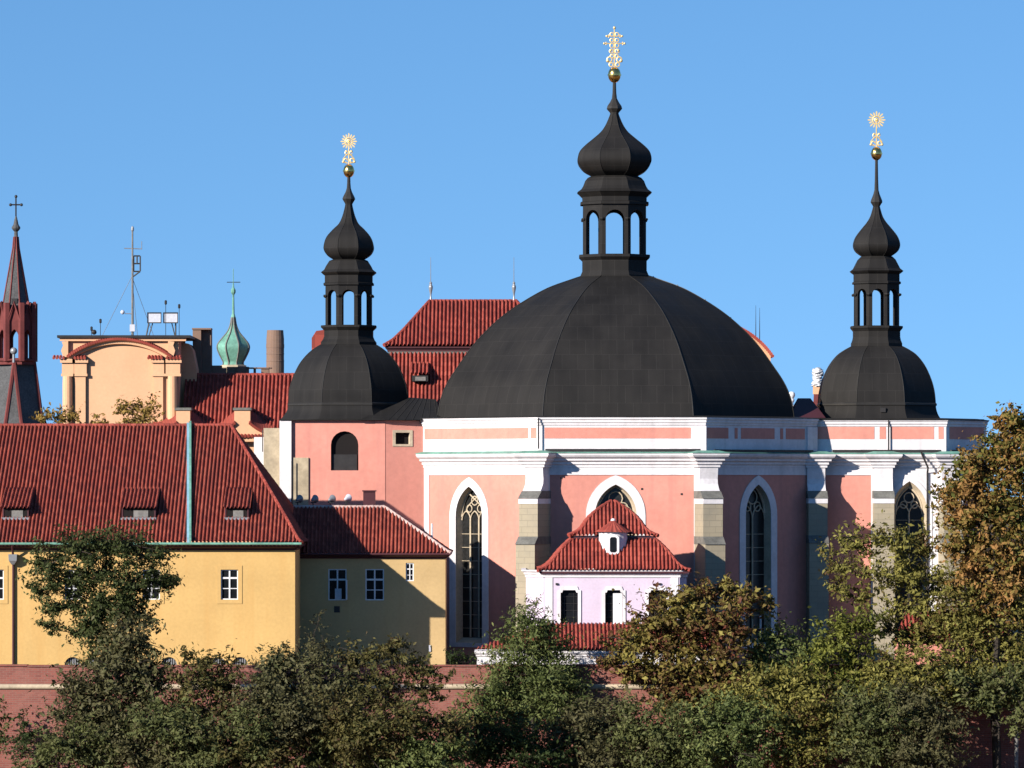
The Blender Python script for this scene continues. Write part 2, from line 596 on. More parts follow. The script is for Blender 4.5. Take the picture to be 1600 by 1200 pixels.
def tile_roof(mb, F, prof, xl, xr, pitch=0.27, amp=0.065, lap=0.42, seed=1):
    """pan tiles on the slope prof [(into, z)...] bottom to top; xl, xr = left and right edge u at every prof point"""
    rng = random.Random(seed)
    prof = [Vector(p) for p in prof]
    arc = [0.0]
    for i in range(1, len(prof)):
        arc.append(arc[-1] + (prof[i] - prof[i - 1]).length)
    T = arc[-1]

    def at(t):
        for i in range(len(arc) - 1):
            if t <= arc[i + 1] + 1e-9:
                q = (t - arc[i]) / (arc[i + 1] - arc[i])
                p = prof[i].lerp(prof[i + 1], q)
                tg = (prof[i + 1] - prof[i]).normalized()
                return p, Vector((-tg.y, tg.x)), xl[i] + (xl[i + 1] - xl[i]) * q, xr[i] + (xr[i + 1] - xr[i]) * q
        return prof[-1], Vector((-1, 0)), xl[-1], xr[-1]
    fine = [at(T * i / 200) for i in range(201)]

    def tmax(x):
        best = 0
        for i, (p, nv, a_, b_) in enumerate(fine):
            if a_ - 1e-6 <= x <= b_ + 1e-6:
                best = T * i / 200
            elif i > 0 and best > 0:
                break
        return best
    x0, x1 = min(xl), max(xr)
    us = []
    nc = int(math.ceil((x1 - x0) / pitch))
    for c in range(nc):
        jit = rng.uniform(-0.012, 0.012)
        for ph, h in PH:
            u = x0 + (c + ph) * pitch + (jit if h else 0)
            if u < x1:
                us.append((u, h * amp, c + ph))
    us.append((x1, 0, nc))
    nr = max(2, int(round(T / lap)))
    ts = []
    for k in range(nr):
        ts.append((T * k / nr, 0.028, k + 0.02))
        ts.append((T * (k + 1) / nr - 1e-4, 0.0, k + 0.98))
    i0 = len(mb.v)
    m = len(us)
    tm = [tmax(u) for u, _, _ in us]
    for (t, dh, _) in ts:
        for j, (u, h, _) in enumerate(us):
            tt = min(t, tm[j])
            p, nv, a_, b_ = at(tt)
            q = p + nv * (h + dh + 0.08)
            mb.v.append(F(u, -q.x, q.y))
    for k in range(len(ts) - 1):
        for j in range(m - 1):
            if min(tm[j], tm[j + 1]) < ts[k][0] - 1e-6 and max(tm[j], tm[j + 1]) < ts[k][0] - 1e-6:
                continue
            q = i0 + k * m + j
            mb.f.append((q, q + 1, q + m + 1, q + m))
            vc = ts[k][2] + 0.01
            ve = ts[k + 1][2] - 0.01 if k % 2 == 0 else ts[k][2]
            mb.uv.append([(us[j][2] + 0.001, vc), (us[j + 1][2] - 0.001, vc), (us[j + 1][2] - 0.001, ve), (us[j][2] + 0.001, ve)])


def ridge_tiles(mb, pts, r=0.15, step=0.38):
    """half-round cap tiles in a chain along a polyline"""
    pts = [Vector(p) for p in pts]
    ds = [0]
    for i in range(1, len(pts)): ds.append(ds[-1] + (pts[i] - pts[i - 1]).length)
    n = max(1, int(ds[-1] / step))

    def at(s_):
        for i in range(len(ds) - 1):
            if s_ <= ds[i + 1] + 1e-9:
                return pts[i].lerp(pts[i + 1], (s_ - ds[i]) / max(1e-9, ds[i + 1] - ds[i]))
        return pts[-1]
    for k in range(n):
        p, q = at(ds[-1] * k / n), at(min(ds[-1], ds[-1] * (k + 1.12) / n))
        i = len(mb.f)
        mb.tube([p, q], [r * 1.08, r * 0.9], 8, True)
        for z in range(i, len(mb.f)):
            mb.uv[z] = [(k + 0.5, 777.5)] * len(mb.f[z])


def window(parent, F, u0, u1, z0, z1, d, cols=2, rows=(0.32, 0.66), bar=0.05, fm=WOODW, gm=GLASS, label=None):
    """casement in a hole: frame with glazing bars (part) and its dark pane (sub-part)"""
    m = MB()
    t = 0.075
    m.fbox(F, u0, u1, d - 0.06, d + 0.04, z0, z0 + t)
    m.fbox(F, u0, u1, d - 0.06, d + 0.04, z1 - t, z1)
    m.fbox(F, u0, u0 + t, d - 0.06, d + 0.04, z0 + t, z1 - t)
    m.fbox(F, u1 - t, u1, d - 0.06, d + 0.04, z0 + t, z1 - t)
    for i in range(1, cols):
        u = u0 + (u1 - u0) * i / cols
        m.fbox(F, u - bar, u + bar, d - 0.05, d + 0.045, z0 + t, z1 - t)
    for i, r in enumerate(rows):
        z = z0 + (z1 - z0) * r
        b2 = bar * (1.2 if i == len(rows) - 1 else 0.55)
        m.fbox(F, u0 + t, u1 - t, d - 0.05, d + 0.037, z - b2, z + b2)
    o = m.build('window', fm, parent)
    if label: o['label'] = label
    g = MB()
    g.fbox(F, u0 + 0.02, u1 - 0.02, d - 0.12, d - 0.02, z0 + 0.02, z1 - 0.02)
    g.build('pane', gm, o)
    return o


# ------------------------------------------------------------------ ground
def ground_z(x, y):
    if y > -17.0: return -0.02
    if y > -120: z = -6.6 - 0.42 * max(0, -17.5 - y)
    elif y > -300: z = -50
    elif y > -352: z = -50 + 60.6 * (-300 - y) / 52
    else: z = 10.6
    z = max(z, -50)
    if -60 < y < -17.3: z += 0.35 * math.sin(x * 0.43 + y) + 0.25 * math.sin(x * 1.1 - y * 0.7)
    return z


def terrain():
    xs = [-2600, -900, -300, -120, -70] + list(np.linspace(-50, 50, 41)) + [70, 120, 300, 900, 2600]
    ys = [-2600, -900, -420, -370, -352, -330, -300, -250, -180, -130, -90, -60, -45] + list(np.linspace(-38, -18, 15)) + [-17.5, -16.9, 20, 90, 300, 900, 2600]

    h = ground_z
    m = MB()
    n = len(xs)
    m.v = [(x, y, h(x, y)) for y in ys for x in xs]
    for j in range(len(ys) - 1):
        for i in range(n - 1):
            q = j * n + i
            m.f.append((q, q + 1, q + n + 1, q + n))
            m.uv.append([(0, 0)] * 4)
    tag(m.build('ground', GROUND), None, None, None, 'structure')


terrain()

# ------------------------------------------------------------------ the church
CXo, CYo = X(965.5, 13.85), 13.85
RI = 13.85
ch = thing('church', 'pink octagonal church with large dark dome and two small domed towers', 'church', (CXo, CYo, 0))


def ov(k, r=RI):
    """octagon corner k, counter-clockwise from the front left one"""
    an = math.radians(-112.5 + 45 * k)
    R = r / math.cos(math.pi / 8)
    return (CXo + R * math.cos(an), CYo + R * math.sin(an))


ZTOP = Z(652, 0)      # attic top
ZCOR = Z(707, 0)      # cornice top
ZFR = Z(730, 0)       # cornice foot
ZPK = Z(742, 0)       # top of the pink fields


def gothic_window(parent, F, uc, lights=3, zb=Z(1008, 0), w=2.66, zap=Z(760, 0), rise=2.15, band=0.62, surround=True, back=0.62, trac=STONE2, shrink=0.965):
    """returns the contour of the hole; builds reveal, tracery and glass"""
    zs = zap - rise
    c0 = gothic(uc, w, zb, zs, rise)
    c1 = gothic(uc + 0.0, w * shrink, zb + 0.35, zs, rise * shrink + 0.1)
    m = MB(); m.reveal(F, c0, c1, 0.0, -back)
    o = m.build('window', trac, parent)
    if surround:
        s = MB()
        co = gothic(uc, w + 2 * band, zb - 0.3, zs, rise + band * 1.05)
        s.panel(F, co, [c0], 0.05)
        s.reveal(F, list(reversed(co)), list(reversed(co)), 0.0, 0.05)
        s.reveal(F, c0, c0, 0.05, 0.0)
        s.build('window_surround', WHITE, o)
    g = MB(); g.panel(F, c1, [], -back - 0.02)
    g.build('pane', LEAD, o)
    t = MB()
    wi = w * shrink
    r_ = 0.07
    dd = -back + 0.06

    def line(pts, r=r_): t.tube([F(u, dd, z) for u, z in pts], r, 5)
    line(c1[2:], 0.09)
    lw = wi / lights
    zsp = zs - 0.15
    for i in range(1, lights):
        line([(uc - wi / 2 + lw * i, zb + 0.4), (uc - wi / 2 + lw * i, zsp)], 0.075)
    for i in range(lights):
        cc = uc - wi / 2 + lw * (i + 0.5)
        line(gothic(cc, lw, 0, zsp - lw * 0.1, lw * 0.75, 5)[2:], 0.055)
    zz = zb + 1.0
    while zz < zsp - 0.3:
        t.fbox(F, uc - wi / 2, uc + wi / 2, dd - 0.03, dd + 0.01, zz, zz + 0.035); zz += 0.95

    def circ(u, z, r): line([(u + r * math.cos(q * math.pi / 6), z + r * math.sin(q * math.pi / 6)) for q in range(13)], 0.05)
    ri = rise * shrink
    if lights == 3:
        a_ = wi / 2
        for sg in (-1, 1):      # two interlaced ogees
            line([(uc + sg * a_ * 0.66 * math.cos(q), zsp + 0.5 + ri * 0.62 * q / 2.6 * 1.15) for q in np.linspace(0, 2.6, 10)], 0.055)
        circ(uc, zsp + ri * 0.62, 0.32)
        circ(uc - lw * 0.62, zsp + lw * 0.85, 0.26); circ(uc + lw * 0.62, zsp + lw * 0.85, 0.26)
    else:
        circ(uc, zsp + ri * 0.68, wi * 0.19)
        circ(uc - wi * 0.2, zsp + ri * 0.36, wi * 0.13); circ(uc + wi * 0.2, zsp + ri * 0.36, wi * 0.13)
    t.build('tracery', trac, o, smooth=True)
    return c0


# octagon walls: facets 0 front .. 7 front left; windows in the three seen
wall = MB()
trim = MB()
pan = MB()
for k in range(8):
    F = frame(ov(k), ov(k + 1))
    hs_ = []
    if k == 7: hs_ = [gothic_window(ch, F, F.L * (727 - 657) / 178, 3)]
    if k == 0: hs_ = [gothic_window(ch, F, F.L * (957 - 838) / 258, 2, w=2.9, zap=Z(757, 0), shrink=0.9)]
    if k == 1: hs_ = [gothic_window(ch, F, F.L * (1185 - 1097) / 183, 2, zap=Z(757, 0))]
    wall.panel(F, rect(0, F.L, 0, ZCOR - 0.4), hs_)
    trim.fbox(F, 0.0 if k != 7 else 0.02, F.L, 0.004, 0.06, ZPK, ZFR)
    trim.fbox(F, 0.03, 0.48, 0.004, 0.057, 0.0, ZPK)
    trim.fbox(F, F.L - 0.75, F.L - 0.03, 0.004, 0.057, 0.0, ZPK)
    if k in (7, 0, 1):      # attic fields
        zp0, zp1 = Z(685, 0), Z(668, 0)
        if k == 7: L_ = [(0.1, F.L * 0.915), (F.L * 0.935, F.L * 0.985)]
        elif k == 0: L_ = [(0.35, F.L * 0.915), (F.L * 0.945, F.L * 0.985)]
        else: L_ = [(0.12, F.L * 0.5), (F.L * 0.57, F.L * 0.62)] if False else [(0.1, 2.3), (2.95, 3.25), (3.6, 7.1), (7.7, 8.0), (8.3, 10.3)]
        for u0, u1 in L_: pan.fbox(F, u0, u1, 0.11, 0.128, zp0, zp1)
wall.build('wall', PINK, ch)
trim.build('plaster_frame', WHITE, ch)
pan.build('attic_field', PINK, ch)

OCT = [ov(k) for k in range(8)]
att = MB()
att.cornice(OCT, [(0.0, ZCOR - 0.3), (0.11, ZCOR - 0.3), (0.11, ZTOP - 0.58), (0.17, ZTOP - 0.52), (0.17, ZTOP - 0.42), (0.24, ZTOP - 0.34), (0.24, ZTOP - 0.2), (0.32, ZTOP - 0.14), (0.32, ZTOP), (-1.9, ZTOP + 0.12)], True)
for k in (0, 1):      # corner strips of the attic
    F = frame(ov(k), ov(k + 1))
    att.fbox(F, F.L - 0.95, F.L + 0.1, 0.1, 0.2, ZCOR - 0.2, ZTOP - 0.60)
F = frame(ov(7), ov(0))
att.fbox(F, F.L - 1.1, F.L - 0.02, 0.1, 0.118, ZCOR - 0.2, ZTOP - 0.60)
att.build('attic', WHITE, ch)
fl = MB()
fl.cornice(OCT, [(0.0, ZTOP + 0.004), (0.36, ZTOP + 0.004), (0.36, ZTOP + 0.05), (-1.9, ZTOP + 0.17)], True)
fl.build('attic_flashing', METAL2, ch)

CORN = [(0.0, ZFR), (0.1, ZFR), (0.1, ZFR + 0.14), (0.2, ZFR + 0.22), (0.2, ZFR + 0.36), (0.36, ZFR + 0.46), (0.36, ZFR + 0.58), (0.55, ZFR + 0.72), (0.62, ZFR + 0.84), (0.62, ZFR + 0.96), (0.0, ZFR + 0.98)]
cor = MB(); cor.cornice(OCT, CORN, True)
FL = [(0.0, ZFR + 0.98), (0.66, ZFR + 0.965), (0.66, ZFR + 1.0), (0.0, ZFR + 1.16)]
cfl = MB(); cfl.cornice(OCT, FL, True)


def buttress(parent, corner, ang, w=1.4, dscale=1.0, zoff=0.0, setback=0.3):
    """stepped buttress leaning on a wall corner, its own cornice block on top"""
    an = math.radians(ang)
    n_ = Vector((math.sin(an), -math.cos(an)))
    u_ = Vector((math.cos(an), math.sin(an)))
    P = Vector(corner) - n_ * setback

    def F(u, d, z): return (P.x + u_.x * u + n_.x * d, P.y + u_.y * u + n_.y * d, z + zoff)
    h = w / 2

    def prof(m, pts, hw, zfoot=None):
        # pts (d, z) top to bottom
        left = [F(-hw, d, z) for d, z in pts]
        right = [F(hw, d, z) for d, z in pts]
        for i in range(len(pts) - 1):
            m.face([left[i + 1], right[i + 1], right[i], left[i]])
            b0l, b1l = F(-hw, -0.4, pts[i][1]), F(-hw, -0.4, pts[i + 1][1])
            b0r, b1r = F(hw, -0.4, pts[i][1]), F(hw, -0.4, pts[i + 1][1])
            m.face([left[i], b0l, b1l, left[i + 1]])
            m.face([right[i + 1], b1r, b0r, right[i]])
        m.face([left[0], right[0], F(hw, -0.4, pts[0][1]), F(-hw, -0.4, pts[0][1])])
        m.face([right[-1], left[-1], F(-hw, -0.4, pts[-1][1]), F(hw, -0.4, pts[-1][1])])
    q = lambda d: setback + d * dscale
    con = MB()
    prof(con, [(q(1.05), Z(727, 0)), (q(1.0), Z(738, 0)), (q(0.92), Z(748, 0)), (q(0.98), Z(756, 0)), (q(1.2), Z(762, 0)), (q(1.45), Z(767, 0))], h * 0.95)
    c_ = con.build('buttress', WHITE, parent)
    con = MB()
    prof(con, [(q(2.1), Z(779, 0) - 0.003), (q(2.1), Z(787, 0))], h * 1.02)
    con.build('string_course', WHITE, c_)
    wea = MB()
    we2 = MB()
    prof(wea, [(q(1.45), Z(767, 0) - 0.004), (q(2.16), Z(779, 0) + 0.004)], h * 1.06)
    prof(we2, [(q(2.08), Z(838, 0)), (q(2.7), Z(850, 0))], h * 1.05)
    wea.build('weathering', SLATE, c_)
    we2.build('weathering', SLATE, c_)
    st = MB()
    prof(st, [(q(2.05), Z(787, 0) - 0.004), (q(2.05), Z(838, 0) + 0.004)], h)
    st.build('stone_shaft', STONE, c_)
    st = MB()
    prof(st, [(q(2.62), Z(850, 0) - 0.004), (q(2.62), 0.0)], h * 1.02)
    st.build('stone_shaft', STONE, c_)
    bl = F(-h, q(1.0), 0); br = F(h, q(1.0), 0); b0 = F(-h, 0.0, 0); b1 = F(h, 0.0, 0)
    cor.cornice([b0[:2], bl[:2], br[:2], b1[:2]], [(d, z) for d, z in CORN])
    cfl.cornice([b0[:2], bl[:2], br[:2], b1[:2]], FL)
    cor.face([(b0[0], b0[1], ZFR + 0.97), (bl[0], bl[1], ZFR + 0.97), (br[0], br[1], ZFR + 0.97), (b1[0], b1[1], ZFR + 0.97)])
    return c_


buttress(ch, ov(0), -22.5)
buttress(ch, ov(1), 14)
buttress(ch, ov(2), 6, w=1.35, dscale=0.75)

# chancel to the right: a wall parallel to the front, a bent apse end
YC = 8.55
cp = [(X(1272, YC), YC), (X(1477, YC), YC), (X(1538, YC + 4.7), YC + 4.7), (X(1538, YC + 4.7), YC + 8.0), (X(1477, YC), YC + 12.7), (X(1272, YC), YC + 12.7)]
F = frame(cp[0], cp[1])
uP = lambda px: X(px, YC) - cp[0][0]
cw = MB()
uc = uP(1421)
hole = gothic_window(ch, F, uc, 2, w=2.5, zap=Z(752, YC), rise=2.1, band=0.35, surround=True, shrink=0.76)
cw.panel(F, rect(0, uP(1379), 0, ZCOR - 0.4), [])
for i in (1, 2, 3, 4):
    if i == 1: continue
    G = frame(cp[i - 1 if i < 2 else i - 1], cp[i])
    cw.panel(G, rect(0, G.L, 0, ZCOR - 0.4), [])
G = frame(cp[4], cp[5]); cw.panel(G, rect(0, G.L, 0, ZCOR - 0.4), [])
cw.build('wall', PINK, ch)
cw2 = MB()
cw2.panel(F, rect(uP(1379), F.L, 0, ZCOR - 0.4), [hole])
cw2.fbox(F, 0, uP(1290), 0.004, 0.06, 0.0, ZPK)
cw2.fbox(F, uP(1290), uP(1379), 0.004, 0.057, ZPK, ZFR)
cw2.fbox(F, uP(1361), uP(1381), 0.004, 0.06, 0, ZPK)
G = frame(cp[1], cp[2])
cw2.fbox(G, 0, G.L, 0.004, 0.06, ZPK, ZFR)
cw2.build('plaster_frame', WHITE, ch)
cor.cornice(cp[:5], CORN); cfl.cornice(cp[:5], FL)
ca = MB()
ca.cornice(cp[:5], [(0.0, ZCOR - 0.3), (0.11, ZCOR - 0.3), (0.11, ZTOP - 0.58), (0.17, ZTOP - 0.52), (0.17, ZTOP - 0.42), (0.24, ZTOP - 0.34), (0.24, ZTOP - 0.2), (0.32, ZTOP - 0.14), (0.32, ZTOP - 0.1), (-1.9, ZTOP + 0.02)])
ca.fbox(F, uP(1372), uP(1387), 0.1, 0.2, ZCOR - 0.2, ZTOP - 0.60)
ca.fbox(F, uP(1464), uP(1478), 0.1, 0.2, ZCOR - 0.2, ZTOP - 0.60)
ca.build('attic', WHITE, ch)
cpn = MB()
z0, z1 = Z(686, YC), Z(667, YC)
cpn.fbox(F, uP(1277), uP(1366), 0.11, 0.128, z0, z1)
cpn.fbox(F, uP(1374), uP(1384), 0.2, 0.218, z0, z1)
cpn.fbox(F, uP(1391), uP(1459), 0.11, 0.128, z0, z1)
cpn.fbox(F, uP(1466), uP(1474), 0.2, 0.218, z0, z1)
cpn.fbox(G, 0.4, G.L - 0.3, 0.11, 0.128, z0, z1)
cpn.build('attic_field', PINK, ch)
cr_ = MB()
cr_.prism([(p[0], p[1], ZTOP - 0.02) for p in cp], (0, 0, 0.06))
cr_.cornice(cp[:5], [(0.0, ZTOP + 0.0), (0.36, ZTOP - 0.09), (0.36, ZTOP - 0.04), (-0.5, ZTOP + 0.07)])
cr_.build('chancel_roof', METAL, ch)
buttress(ch, (X(1379, YC), YC), 0, w=1.4, dscale=0.8)
buttress(ch, (X(1482, YC), YC), 12, w=1.4, dscale=0.6)
cor.build('cornice', WHITE, ch)
cfl.build('cornice_flashing', COPPER, ch)
gt = MB()
F0 = frame(ov(0), ov(1))
gt.fbox(F0, 0.4, F0.L - 0.3, 0.4, 0.52, ZFR + 1.1, ZFR + 1.27)
gt.fbox(F, uP(1300), uP(1470), 0.4, 0.52, ZFR + 1.1, ZFR + 1.27)
gt.fbox(G, 0.0, G.L, 0.4, 0.52, ZFR + 1.1, ZFR + 1.27)
F1 = frame(ov(1), ov(2))
gt.fbox(F1, 0.5, F1.L - 0.7, 0.4, 0.52, ZFR + 1.08, ZFR + 1.24)
gt.build('gutter', IRON, ch)
dp = MB()
for a_, b_ in (((ov(0)[0] - 0.08, ov(0)[1] - 0.42, ZTOP - 0.05), (ov(0)[0] - 0.08, ov(0)[1] - 0.42, ZCOR + 0.25)),
               ((X(1388, YC), YC - 0.3, ZTOP - 0.1), (X(1388, YC), YC - 0.3, ZCOR + 0.2))):
    dp = MB(); dp.tube([a_, b_], 0.05); dp.build('downpipe', IRON, ch)
dp = MB()
dp.tube([(X(1439, YC - .7), YC - 0.75, Z(706, YC)), (X(1449, YC), YC - 0.6, Z(731, YC)), (X(1449, YC), YC - 0.12, Z(738, YC)), (X(1449, YC), YC - 0.12, 0)], 0.07)
dp.build('downpipe', IRON, ch)


def ridge_seams(m, prof, cx, cy, r=0.05):
    for j in range(8):
        an = math.radians(22.5 + 45 * j)
        k = 1 / math.cos(math.pi / 8)
        m.tube([(cx + q * k * math.cos(an), cy + q * k * math.sin(an), z) for q, z in prof], r, 4)


def arcade(m, cx, cy, r, z0, z1, wfrac, zspring, zsill, th):
    """eight flat panels with a round arch each"""
    k = math.tan(math.pi / 8)
    for j in range(8):
        an = math.radians(-90 + 45 * j)
        n_ = Vector((math.cos(an), math.sin(an)))
        u_ = Vector((-n_.y, n_.x))
        A = Vector((cx, cy)) + n_ * r - u_ * (r * k)
        B = Vector((cx, cy)) + n_ * r + u_ * (r * k)
        G_ = frame(A, B)
        w = G_.L * wfrac
        h_ = arch(G_.L / 2, w, zsill, zspring)
        m.panel(G_, rect(0, G_.L, z0, z1), [h_], 0)
        ub = th * k
        m.panel(G_, rect(ub, G_.L - ub, z0, z1), [h_], -th, True)
        m.reveal(G_, h_, h_, 0, -th)


def dome_tower(parent, name, cx, pcx, Y, P, dome_r, finial):
    """dome + lantern + onion cap. P holds photo measurements (r px, y px) for each stage"""
    pr = lambda pts: [(Ln(r, Y), Z(y, Y)) for r, y in pts]
    x = X(pcx, Y)
    m = MB(); m.lathe(spline(pr(P['dome']), 12), x, Y)
    d_ = m.build(name, METAL, parent)
    if 'skirt' in P:
        r_ = P['dome'][1][0]
        m = MB(); m.lathe([(Ln(r_, Y), Z(636, Y)), (Ln(r_ + 2.2, Y), Z(634, Y)), (Ln(r_ + 2.2, Y), Z(631.5, Y)), (Ln(r_ - 0.5, Y), Z(629, Y))], x, Y, cap=False)
        m.build('dome_seam', METAL2, d_)
        m = MB(); m.lathe(spline(pr(P['skirt']), 4), x, Y); m.build('dome_skirt', METAL, d_)
    m = MB(); ridge_seams(m, spline(pr(P['dome']), 5), x, Y, 0.045 if dome_r > 8 else 0.03)
    m.build('ridge_seams', METAL2, d_)
    m = MB(); m.lathe(pr(P['base']), x, Y); m.build('lantern_base', METAL, d_)
    m = MB()
    a_ = P['arc']
    arcade(m, x, Y, Ln(a_['r'], Y), Z(a_['bot'], Y), Z(a_['top'], Y), a_['w'], Z(a_['spring'], Y), Z(a_['bot'], Y) + 0.02, Ln(a_['r'], Y) * 0.16)
    k = 1 / math.cos(math.pi / 8)
    for j in range(8):
        an = math.radians(22.5 + 45 * j)
        R = Ln(a_['r'], Y) * k
        m.lathe([(Ln(3.6, Y), Z(a_['spring'] + 2, Y)), (Ln(4.6, Y), Z(a_['spring'], Y)), (Ln(3.6, Y), Z(a_['spring'] - 2, Y))], x + R * 0.97 * math.cos(an), Y + R * 0.97 * math.sin(an), 6)
    m.build('lantern_arcade', METAL, d_)
    m = MB(); m.lathe(pr(P['cap']), x, Y); m.build('lantern_cornice', METAL, d_)
    m = MB(); m.lathe(spline(pr(P['onion']), 6), x, Y)
    ridge_seams(m, spline(pr(P['onion'][1:]), 3), x, Y, 0.025)
    m.build('onion_cap', METAL, d_)
    m = MB(); m.lathe(pr(P['rod']), x, Y, 8); m.build('spire_rod', METAL2, d_)
    b = P['ball']
    m = MB(); m.ball((x, Y, Z(b[1], Y)), Ln(b[0], Y), 12, 1.25)
    m.lathe([(Ln(b[0] * 1.07, Y), Z(b[1] + 1, Y)), (Ln(b[0] * 1.07, Y), Z(b[1] - 1, Y))], x, Y, 20)
    m.build('gilded_ball', GOLD, d_, smooth=True)
    finial(d_, x, Y, P)
    return d_


def ring(m, x, y, z, r, t, squash=1.0, a0=0, a1=360):
    n = 12
    m.tube([(x + r * math.cos(math.radians(a0 + (a1 - a0) * i / n)), y, z + squash * r * math.sin(math.radians(a0 + (a1 - a0) * i / n))) for i in range(n + 1)], t, 5)


def scroll_base(m, x, Y, zb, w, h):
    """symmetrical wrought scrolls under the emblem"""
    for sg in (-1, 1):
        ring(m, x + sg * w * 0.55, Y, zb + h * 0.22, w * 0.34, 0.05, 1, 0, 300)
        m.tube([(x + sg * w * 0.2, Y, zb), (x + sg * w, Y, zb + h * 0.12), (x + sg * w * 0.95, Y, zb + h * 0.35), (x + sg * w * 0.5, Y, zb + h * 0.62), (x + sg * w * 0.15, Y, zb + h * 0.75)], 0.049, 5)
        ring(m, x + sg * w * 0.38, Y, zb + h * 0.85, w * 0.27, 0.041, 1, 0, 330)
        m.ball((x + sg * w * 0.97, Y, zb + h * 0.12), 0.1, 5)
        m.ball((x + sg * w * 0.45, Y, zb + h * 0.98), 0.09, 5)
    m.tube([(x, Y, zb - 0.1), (x, Y, zb + h * 1.25)], 0.045, 6)


def sun_finial(parent, x, Y, P):
    m = MB()
    yc, rr = P['sun']
    zc = Z(yc, Y)
    R = Ln(rr, Y)
    scroll_base(m, x, Y, Z(P['ball'][1] - 12, Y), Ln(9, Y), Ln(19, Y))
    m.tube([(x, Y, Z(P['ball'][1] - 12, Y)), (x, Y, zc)], 0.05, 6)
    ring(m, x, Y, zc, R * 0.42, 0.056)
    ring(m, x, Y, zc, R * 0.2, 0.045)
    m.ball((x, Y, zc), R * 0.13, 6)
    for i in range(16):
        an = 2 * math.pi * i / 16
        r0, r1 = R * 0.42, R * (1.0 if i % 2 == 0 else 0.9)
        c_, s_ = math.cos(an), math.sin(an)
        wv = R * 0.085
        m.prism([(x + r0 * c_ - s_ * wv * 0.7, Y - 0.05, zc + r0 * s_ + c_ * wv * 0.7), (x + r0 * c_ + s_ * wv * 0.7, Y - 0.05, zc + r0 * s_ - c_ * wv * 0.7),
                 (x + r1 * 0.85 * c_ + s_ * wv, Y - 0.05, zc + r1 * 0.85 * s_ - c_ * wv), (x + r1 * c_, Y - 0.05, zc + r1 * s_), (x + r1 * 0.85 * c_ - s_ * wv, Y - 0.05, zc + r1 * 0.85 * s_ + c_ * wv)], (0, 0.1, 0))
    m.build('gilded_sun', GOLDM, parent)


def cross_finial(parent, x, Y, P):
    m = MB()
    zz = lambda y: Z(y, Y)
    ln = lambda p: Ln(p, Y)
    m.tube([(x, Y, zz(108)), (x, Y, zz(45))], 0.045, 6)
    m.ball((x, Y, zz(43.5)), 0.11, 6)
    for yb, hw in ((56.5, 12), (68, 16)):       # two bars with trefoil ends
        m.tube([(x - ln(hw), Y, zz(yb)), (x + ln(hw), Y, zz(yb))], 0.045, 5)
        for sg in (-1, 1):
            m.ball((x + sg * ln(hw), Y, zz(yb)), 0.085, 6)
            m.ball((x + sg * ln(hw - 3), Y, zz(yb - 1.8)), 0.05, 5)
            m.ball((x + sg * ln(hw - 3), Y, zz(yb + 1.8)), 0.05, 5)
    for sg in (-1, 1):
        ring(m, x + sg * ln(4), Y, zz(54), ln(3), 0.045)
        ring(m, x + sg * ln(4), Y, zz(63), ln(2.8), 0.045)
        ring(m, x + sg * ln(4), Y, zz(71), ln(3), 0.041, 1.2)
        ring(m, x + sg * ln(4.5), Y, zz(80), ln(3.2), 0.049)
        ring(m, x + sg * ln(3.5), Y, zz(88), ln(2.8), 0.053)
        ring(m, x + sg * ln(7.5), Y, zz(93), ln(4), 0.056)
        ring(m, x + sg * ln(5), Y, zz(101), ln(3.2), 0.049)
        m.ball((x + sg * ln(10.5), Y, zz(95)), 0.12, 6)
        m.ball((x + sg * ln(6), Y, zz(79)), 0.1, 6)
    m.build('gilded_cross', GOLDM, parent)


Y0 = 13.85
main = dome_tower(ch, 'main_dome', 0, 960, Y0, dict(
    dome=[(275, 662), (274, 650), (269, 624), (259, 600), (243, 575), (222, 545), (199, 519), (170, 493), (138, 471), (104, 452), (70, 439), (50, 432)],
    base=[(53, 436), (53, 431), (50, 424), (50, 408), (55, 403), (55, 399), (50, 398.5)],
    arc=dict(r=49, top=321, bot=400, w=0.70, spring=344),
    cap=[(49, 321.5), (53, 321), (53, 317), (50, 316), (50, 309), (56, 303), (58, 301.5), (52, 297), (49, 292), (46, 284), (42, 279), (36, 276), (30, 275.5)],
    onion=[(30, 277), (35, 275), (47, 268), (55, 258), (57, 249), (54, 238), (45, 228), (32, 217), (21, 207), (14, 197), (9, 186), (6, 178)],
    rod=[(6, 180), (7, 176), (12, 170), (11, 166), (7, 160), (4, 154), (3, 145), (2.6, 130), (2.6, 127)],
    ball=(10, 117)), 12, cross_finial)
YL = 12.6
dome_tower(ch, 'small_dome', 0, 545, YL, dict(
    dome=[(92, 638), (92, 628), (91, 610), (86, 592), (77, 572), (66, 557), (54, 546), (42, 538.5)],
    skirt=[(105, 656), (99, 649), (94.5, 641), (93, 632)],
    base=[(43, 541), (43, 535), (40, 531), (38, 526), (38, 517), (43, 512), (43, 509), (38, 508.5)],
    arc=dict(r=36, top=446, bot=510, w=0.62, spring=463),
    cap=[(36, 446.5), (39, 446), (39, 443), (37, 442), (37, 431), (41, 428), (43, 426), (38, 422), (35, 416), (30, 408), (25, 406), (20, 405.5)],
    onion=[(20, 407), (24, 405), (33, 399), (38, 391), (38, 383), (34, 371), (24, 359), (15, 350), (9.5, 338), (6, 325), (5, 319)],
    rod=[(5, 321), (6, 318), (10, 311), (9, 308), (5, 300), (3.2, 294), (2.6, 286), (2.4, 278), (2.4, 275)],
    ball=(8.6, 267), sun=(221, 13.5)), 4, sun_finial)
YR = 13.4
